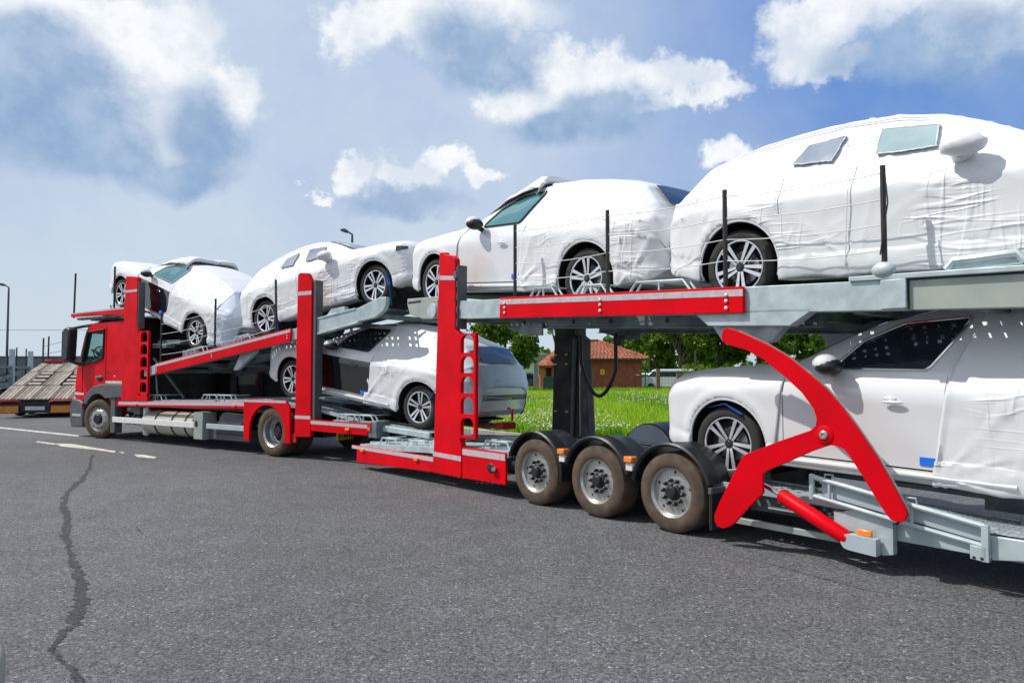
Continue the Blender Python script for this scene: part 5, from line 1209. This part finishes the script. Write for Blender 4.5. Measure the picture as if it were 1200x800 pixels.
for xx,w in ((px0+.30,.42),(x1-.35,.36)):
    b=MB(); b.box(xx,xx+w,-2.5,-2.1,-.1,1.98); b.build('porch_pillar',BRICKO,house)  # brighter orange brick paints in the sunlight on the porch pillars
b=MB(); b.box(px0+.9,x1-.6,-1.63,-1.602,.2,1.8); b.build('door',INK,house)  # dark sheet painting the shade of the porch recess, no real door
b=MB(); b.box(-.55,.55,-.35,.35,.0,1.0); b.prism([(-.60,1.0),(.60,1.0),(.50,1.14),(-.50,1.14)],-.4,.4); o=b.build('rubbish_bin',mat('bin_green',(.02,.09,.05),.5)); o.location=(at(645,54.8),54.8,.1); tag(o,'dark green rubbish bin in front of the house porch','bin')
# grey shed, fences, poles, parked cars beyond
sh=empty('shed',(at(612,98),98,0),0,'long low pale shed with grey roof behind the parked cars, left of the house','shed')
b=MB(); b.box(-9,4.2,0,8,0,3.0); b.build('wall',mat('pale_green_cladding',(.42,.50,.46),.7),sh)
b=MB(); b.prism([(-9.3,2.9),(4.6,2.9),(3.6,4.0),(-8.6,4.0)],-.3,.0); b.add([(-9.3,-.3,2.95),(4.6,-.3,2.95),(3.6,5,4.2),(-8.6,5,4.2)],[(0,1,2,3)]); b.build('roof',mat('grey_sheet_roof',(.22,.22,.22),.7,var=.3),sh)
FG=mat('fence_green',(.015,.13,.11),.5); 
def fence(x0,y0,x1,y1,h,m,label,step=2.5,posts=None):
    d=Vector((x1-x0,y1-y0)); L=d.length; root=empty('wire_fence',(x0,y0,.08),math.atan2(d.y,d.x),label,'fence'); n=int(L/step)
    for k in range(n+1):
        b=MB(); b.box(-.05,.05,-.05,.05,-.1,h+.05); b.cyl((0,0,h+.05),(0,0,h+.09),.05,.02,8); o=b.build('fence_post',m,root); o.location=(k*step,0,0)
    b=MB()
    for k in range(int(L/.25)): b.box(k*.25-.006,k*.25+.006,-.006,.006,.05,h-.02)
    for z in np.arange(.1,h,.28): b.box(0,L,-.008,.008,z-.007,z+.007)
    tag(b.build('wire_mesh',m,root,smooth=False),kind='stuff'); b=MB(); b.box(0,L,-.02,.02,h-.04,h); b.build('top_rail',m,root); return root
fence(at(756,56),56,at(756,56)+25,54,1.55,FG,'green metal mesh fence between the lawn and the car park, right of the house')
fence(at(560,62),62,at(628,62),62,1.45,mat('fence_dark',(.02,.05,.045),.6),'dark mesh fence in front of the parked cars left of the house')
b=MB(); b.box(-.17,.17,-.15,.15,-.1,3.0); b.prism([(-.17,3.0),(.17,3.0),(.10,3.12),(-.10,3.12)],-.15,.15); o=b.build('concrete_post',mat('concrete',(.36,.36,.34),.85,var=.3,vscale=3),bevel=.02); o.location=(at(628,56),56,.08); tag(o,'square grey concrete post at the left end of the brick house','post')
b=MB(); b.box(-.13,.13,-.12,.12,-.1,1.75); o=b.build('timber_post',mat('old_timber',(.22,.14,.10),.9,var=.3)); o.location=(at(771,54),54,.08); tag(o,'brown timber post standing in the green fence','post')
b=MB(); b.box(-3.5,3.5,-.12,.12,0,1.45)
b.box(-3.55,3.55,-.16,.16,1.45,1.52,1); o=b.build('brick_wall',[BRICKO,GRY]); o.location=(at(797,62)+3.2,62,.05); tag(o,'low orange brick wall behind the bonnet of the nearest low car','wall')
def small_car(x,y,rz,col,label,h=1.5,van=False):
    root=empty('parked_car',(x,y,.0),rz,label,'car','cars parked beyond the fences'); m=mat('car_paint',col,.3,coat=1.)
    pf=[(2.15,.28),(2.2,.62),(2.1,.78),(1.2,.95),(.45,h-.08),(.1,h),(-1.1,h),(-1.6,h-.1),(-2.1,.98),(-2.2,.7),(-2.15,.28)] if not van else [(2.4,.3),(2.4,.8),(2.2,1.0),(1.7,1.2),(1.2,h-.1),(.9,h),(-2.3,h),(-2.4,h-.1),(-2.4,.3)]
    b=MB(); b.prism(pf,-.85,.85); b.build('body',m,root,bevel=.07)
    w=[(1.05,.98),(.42,h-.14),(-1.05,h-.10),(-1.55,.98)] if not van else [(1.65,1.2),(1.15,h-.2),(-2.2,h-.2),(-2.25,1.2)]
    for s2 in (-1,1): b=MB(); b.prism(w,s2*.853,s2*.86); b.build('side_window',GLD,root)
    b=MB(); f=[(1.22,.97),(.48,h-.1)] if not van else [(1.72,1.2),(1.24,h-.12)]; b.add([(f[0][0]+.02,-.7,f[0][1]),(f[0][0]+.02,.7,f[0][1]),(f[1][0]+.03,.6,f[1][1]),(f[1][0]+.03,-.6,f[1][1])],[(0,1,2,3)]); b.build('windscreen',GLD,root)
    b=MB(); b.add([(-2.12,-.65,1.0),(-2.12,.65,1.0),(-1.66,.6,h-.13),(-1.66,-.6,h-.13)] if not van else [(-2.41,-.65,1.1),(-2.41,.65,1.1),(-2.41,.6,h-.2),(-2.41,-.6,h-.2)],[(0,1,2,3)]); b.build('rear_window',GLD,root)
    for s2 in (-1,1): b=MB(); b.ell((2.12,s2*.62,.70),(.08,.18,.08)); b.build('headlight',GLF,root)
    for a in (1.35,-1.35):
        for s2 in (-1,1): b=MB(); b.lathe([(0,.08),(.20,.09),(.22,.10),(.31,.09),(.32,.0),(.31,-.1)],20); o=b.build('wheel',RUBD,root); o.location=(a,s2*.78,.32); o.rotation_euler=(0,0,0 if s2>0 else PI)
    return root
for i,(px,Y,col,rz,lb,v) in enumerate([(602,72,(.7,.72,.75),.2,'pale car parked at the left end of the row left of the house',0),(615,74,(.75,.76,.78),1.4,'white car parked in the row behind the dark fence, nose on',0),(624,70,(.16,.03,.03),.1,'dark red car parked behind the concrete post',0),(609,67,(.03,.04,.06),3.0,'dark blue car parked closest behind the dark fence',0),
       (757,72,(.8,.8,.82),1.2,'white car half hidden behind the right corner of the house',0),(781,64,(.72,.76,.82),2.95,'long pale van parked behind the green fence',1),(768,78,(.05,.06,.08),.3,'dark car parked further back behind the green fence',0)]):
    small_car(at(px,Y),Y,rz,col,lb,1.85 if v else 1.5,bool(v))
# ------------------------------------------------ dark green trailer standing behind the lorry
g=empty('box_trailer',(-8.4,22.0,0),R(145.5),'dark green box trailer parked behind the lorry, seen through its lower deck','trailer')
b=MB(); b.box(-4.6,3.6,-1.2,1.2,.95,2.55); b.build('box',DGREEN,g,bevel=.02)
for x in np.arange(-4.2,3.6,1.1): b=MB(); b.box(x,x+.08,1.2,1.235,.97,2.5); b.build('side_rib',DGREEN,g)
b=MB(); b.box(-4.6,3.6,1.19,1.23,.90,.98); b.build('bottom_rail',BLKM,g); b=MB(); b.box(-.3,-.15,1.2,1.245,1.5,1.64); b.build('side_label',STRIPW,g)
b=MB(); b.box(-3.0,-2.94,1.2,1.24,1.1,2.4); b.box(-4.5,3.5,-.5,.5,.5,.9); b.build('chassis',BLKM,g)
for x in (-2.2,-1.1,2.4):
    for s2 in (-1,1): b=MB(); b.lathe([(0,.06),(.25,.07),(.28,.13),(.45,.12),(.47,.05),(.45,-.12)],28); o=b.build('wheel',RUBD,g); o.location=(x,s2*1.05,.47); o.rotation_euler=(0,0,0 if s2>0 else PI)
# ------------------------------------------------ parked transporter with plank ramp at the left edge
PL=empty('parked_transporter',(-16.55,25.6,0),R(90+15),'parked car transporter with lowered plank ramp and striped rear bumper at the far left','lorry')
PLK=[mat('weathered_plank',(.30,.25,.20),.85,col2=(.20,.17,.14),vscale=3,stretch=(.4,4,4)),mat('weathered_plank_pale',(.40,.35,.28),.85,col2=(.28,.24,.20),vscale=3,stretch=(.4,4,4)),mat('weathered_plank_dark',(.16,.13,.10),.85,var=.3,stretch=(.4,4,4))]
RZ=lambda x: float(np.interp(x,[-.2,.9,3.9,4.8],[.60,.98,1.88,2.02]))
npk=21
for seg,(x0,x1) in enumerate(((-.05,1.25),(1.33,2.9),(2.97,4.3))):
    for k in range(npk):
        y=-1.22+2.44*(k+.5)/npk; w=2.44/npk*.80
        if seg==1 and (4<=k<=7 or 13<=k<=16): continue
        b=MB(); b.prism([(x0,RZ(x0)-.03),(x1,RZ(x1)-.03),(x1,RZ(x1)+.01),(x0,RZ(x0)+.01)],y-w/2,y+w/2); b.build('plank',PLK[(k*7+seg*3)%5%3],PL)
for yy in (-.60,.60):
    for x in (1.45,1.85,2.3,2.7): b=MB(); b.prism([(x,RZ(x)-.04),(x+.20,RZ(x+.2)-.04),(x+.20,RZ(x+.2)+.0),(x,RZ(x)+.0)],yy-.24,yy+.24); b.build('cross_slat',PLK[1],PL)
b=MB(); b.prism([(-.05,.48),(4.6,1.78),(4.6,1.92),(-.05,.60)],-1.27,-1.23); b.prism([(-.05,.48),(4.6,1.78),(4.6,1.92),(-.05,.60)],1.23,1.27); b.prism([(.1,.46),(4.4,1.75),(4.4,1.84),(.1,.54)],-1.2,1.2); b.box(4.3,10.5,-1.2,1.2,1.6,1.85); b.build('deck_frame',BLKM,PL)
STR=mat('bumper_amber',(.62,.30,.02),.4,col2=(.45,.16,.02),vscale=4)
for s2 in (-1,1):
    b=MB(); b.box(-.14,-.10,s2*.50 if s2>0 else -1.25,1.25 if s2>0 else -.50,.19,.42); o=b.build('bumper_panel',STR,PL)
    b=MB(); y0,y1=(.50,1.25) if s2>0 else (-1.25,-.50); b.box(-.15,-.10,y0-.02,y1+.02,.415,.44); b.box(-.15,-.10,y0-.02,y1+.02,.165,.19); b.build('panel_border',REDD,o)
    b=MB(); b.tube([(-.12,s2*.45,.56),(-.2,s2*.6,.60),(-.2,s2*1.2,.60),(-.1,s2*1.25,.56)],.035,6); b.build('ramp_catch',REDD,PL)
    for x in (1.7,2.8,6.): b=MB(); b.lathe([(0,.06),(.25,.07),(.28,.13),(.42,.12),(.44,.05),(.42,-.12)],28); o=b.build('wheel',RUBD,PL); o.location=(x,s2*1.05,.44); o.rotation_euler=(0,0,0 if s2>0 else PI)
b=MB(); b.box(-.10,-.06,-.46,.46,.18,.56); b.box(0,9,-.9,.9,.25,.5); b.build('underrun_beam',BLKM,PL); b=MB(); b.box(-.12,-.10,-.30,.30,.27,.40); b.build('number_plate',STRIPW,PL)
for x,y,z0,h in ((4.3,1.2,1.9,1.05),(4.9,1.2,1.9,1.15),(6.6,1.2,1.85,1.5),(8.4,1.2,1.85,1.5),(4.6,-1.2,1.9,1.3),(5.6,-1.2,1.9,1.2),(7.2,-1.2,1.85,1.4),(9.0,-1.2,1.85,1.3)):
    b=MB(); b.tube([(x,y,z0-.1),(x+.03,y,z0+h)],.032,8); b.build('stake',STK,PL)
b=MB(); b.tube([(4.4,-.9,1.95),(4.42,-.9,2.55)],.09,8); b.build('strap_roll',BLUS,PL)
b=MB(); b.box(4.2,4.7,.5,1.1,1.95,2.08); b.build('chock_block',REDD,PL,bevel=.02); b=MB(); b.box(4.1,4.4,-1.1,-.6,1.95,2.06); b.build('chock_block',REDD,PL,bevel=.02)
for s2 in (-1,1):
    b=MB(); b.tube([(4.3,s2*1.2,2.6),(6.6,s2*1.2,2.9),(8.4,s2*1.2,2.9)],.012,5); b.tube([(4.3,s2*1.2,2.3),(6.6,s2*1.2,2.5),(8.4,s2*1.2,2.5)],.012,5); b.build('lashing_cable',STRIPW,PL)
# grey-blue transporter beyond it
P2=empty('grey_transporter',(-22.6,30.5,0),R(112),'grey-blue empty car transporter at the extreme left behind the plank ramp','lorry')
b=MB(); b.box(-1,8,-1.25,1.25,.9,1.15); b.prism([(-.8,1.15),(3.0,1.5),(3.0,1.7),(-.8,1.3)],-1.25,-1.0); b.prism([(-.8,1.15),(3.0,1.9),(3.0,2.1),(-.8,1.3)],1.0,1.25); b.box(0,8,-1.2,1.2,1.75,1.85); b.build('deck',GALD,P2)
b=MB(); b.box(1.5,1.8,-1.27,-1.1,.6,2.6); b.box(1.5,1.8,1.1,1.27,.6,2.6); b.box(5,5.3,-1.27,-1.1,.6,2.6); b.build('frame_post',GAL,P2)
for x in (0,1.2,2.4,5.2):
    for s2 in (-1,1): b=MB(); b.lathe([(0,.06),(.25,.07),(.28,.13),(.42,.12),(.44,.05),(.42,-.12)],28); o=b.build('wheel',RUBD,P2); o.location=(x,s2*1.05,.44); o.rotation_euler=(0,0,0 if s2>0 else PI)
for x in (-.6,1.,2.6,4.4): b=MB(); b.tube([(x,-1.15,1.1),(x,-1.15,2.7)],.03,8); b.build('stake',STK,P2)
# ------------------------------------------------ lamps, wire, distant wall, corner post
def lamp(px,Y,ztop,label,arm,base=.0):
    x=at(px,Y); root=empty('street_lamp',(x,Y,base),0,label,'street lamp'); b=MB(); b.tube([(0,0,0),(0,0,ztop-.35),(0,0,ztop)],[.11,.07,.055],10); b.build('pole',GRY,root)
    b=MB(); b.tube([(0,0,ztop-.02),(arm*.5,0,ztop+.10),(arm,0,ztop+.16)],.05,8); b.build('arm',GRY,root)
    b=MB(); b.prism([(arm*.55,ztop+.08),(arm*.7,ztop+.22),(arm*1.2,ztop+.33),(arm*1.9,ztop+.30),(arm*1.95,ztop+.20),(arm*1.2,ztop+.10)],-.16,.16); b.build('lamp_head',GRY,root,bevel=.03); return root
lamp(8,60,8.55,'tall thin street lamp at the left edge of the picture',-.45)
lamp(411.5,44,9.9,'street lamp head sticking up behind the wholly wrapped car on the lorry',-.36)
b=MB(); b.tube([(-90,0,6.9),(-40,0,6.55),(10,0,6.9)],.03,5); o=b.build('overhead_wire',STK); o.location=(-20,92,.3); tag(o,'thin overhead wire crossing the sky at the left','wire')
for xx in (-90,10): b=MB(); b.tube([(0,0,-7),(0,0,.4)],[.13,.09],8); b.box(-.5,.5,-.05,.05,0,.1); o=b.build('wire_pole',BARK); o.location=(-20+xx,92,7.0); tag(o,'timber pole carrying the overhead wire, '+('left' if xx<0 else 'right')+' end','pole')
b=MB(); b.box(-60,28,0,.4,0,3.3); b.box(-60.2,28.2,-.1,.5,3.3,3.42); o=b.build('perimeter_wall',mat('dark_grey_wall',(.13,.14,.15),.8,var=.2,vscale=.3)); o.location=(-58,84,0); tag(o,'long dark grey wall on the horizon behind the parked transporters','wall')
b=MB(); b.tube([(0,0,0),(0,0,.20),(0,0,.25),(0,0,.275)],[.05,.05,.042,.02],16); o=b.build('steel_post',mat('dull_silver',(.6,.62,.66),.25,metal=.8)); p=pxg(-4,812); o.location=(-2.50,3.60,0); tag(o,'short silver post with rounded top cut off by the lower left corner','post')
b=MB(); b.box(-.05,.05,-.05,.05,-1,2.6); b.box(-.16,.16,-.1,-.051,.7,1.0); o=b.build('sign_pole',GRY); b=None; o.location=(at(815,60),60,.8); tag(o,'thin grey pole with small box among the trees','pole')

hd=empty('hedge',(at(860,88),88,0),0,'long dense green hedge closing the view behind the fence and tree trunks','hedge'); link('foliage',crown_mesh([(x,random.uniform(-.5,.5),1.3+random.uniform(-.3,.5),1.9) for x in np.linspace(-12,26,17)],15000,.26,'foliage',(0,1,2)),hd)
for x in np.linspace(-11,25,9): b=MB(); b.tube([(x,0,0),(x+.1,0,1.6)],[.09,.03],6); b.build('stem',BARK,hd)
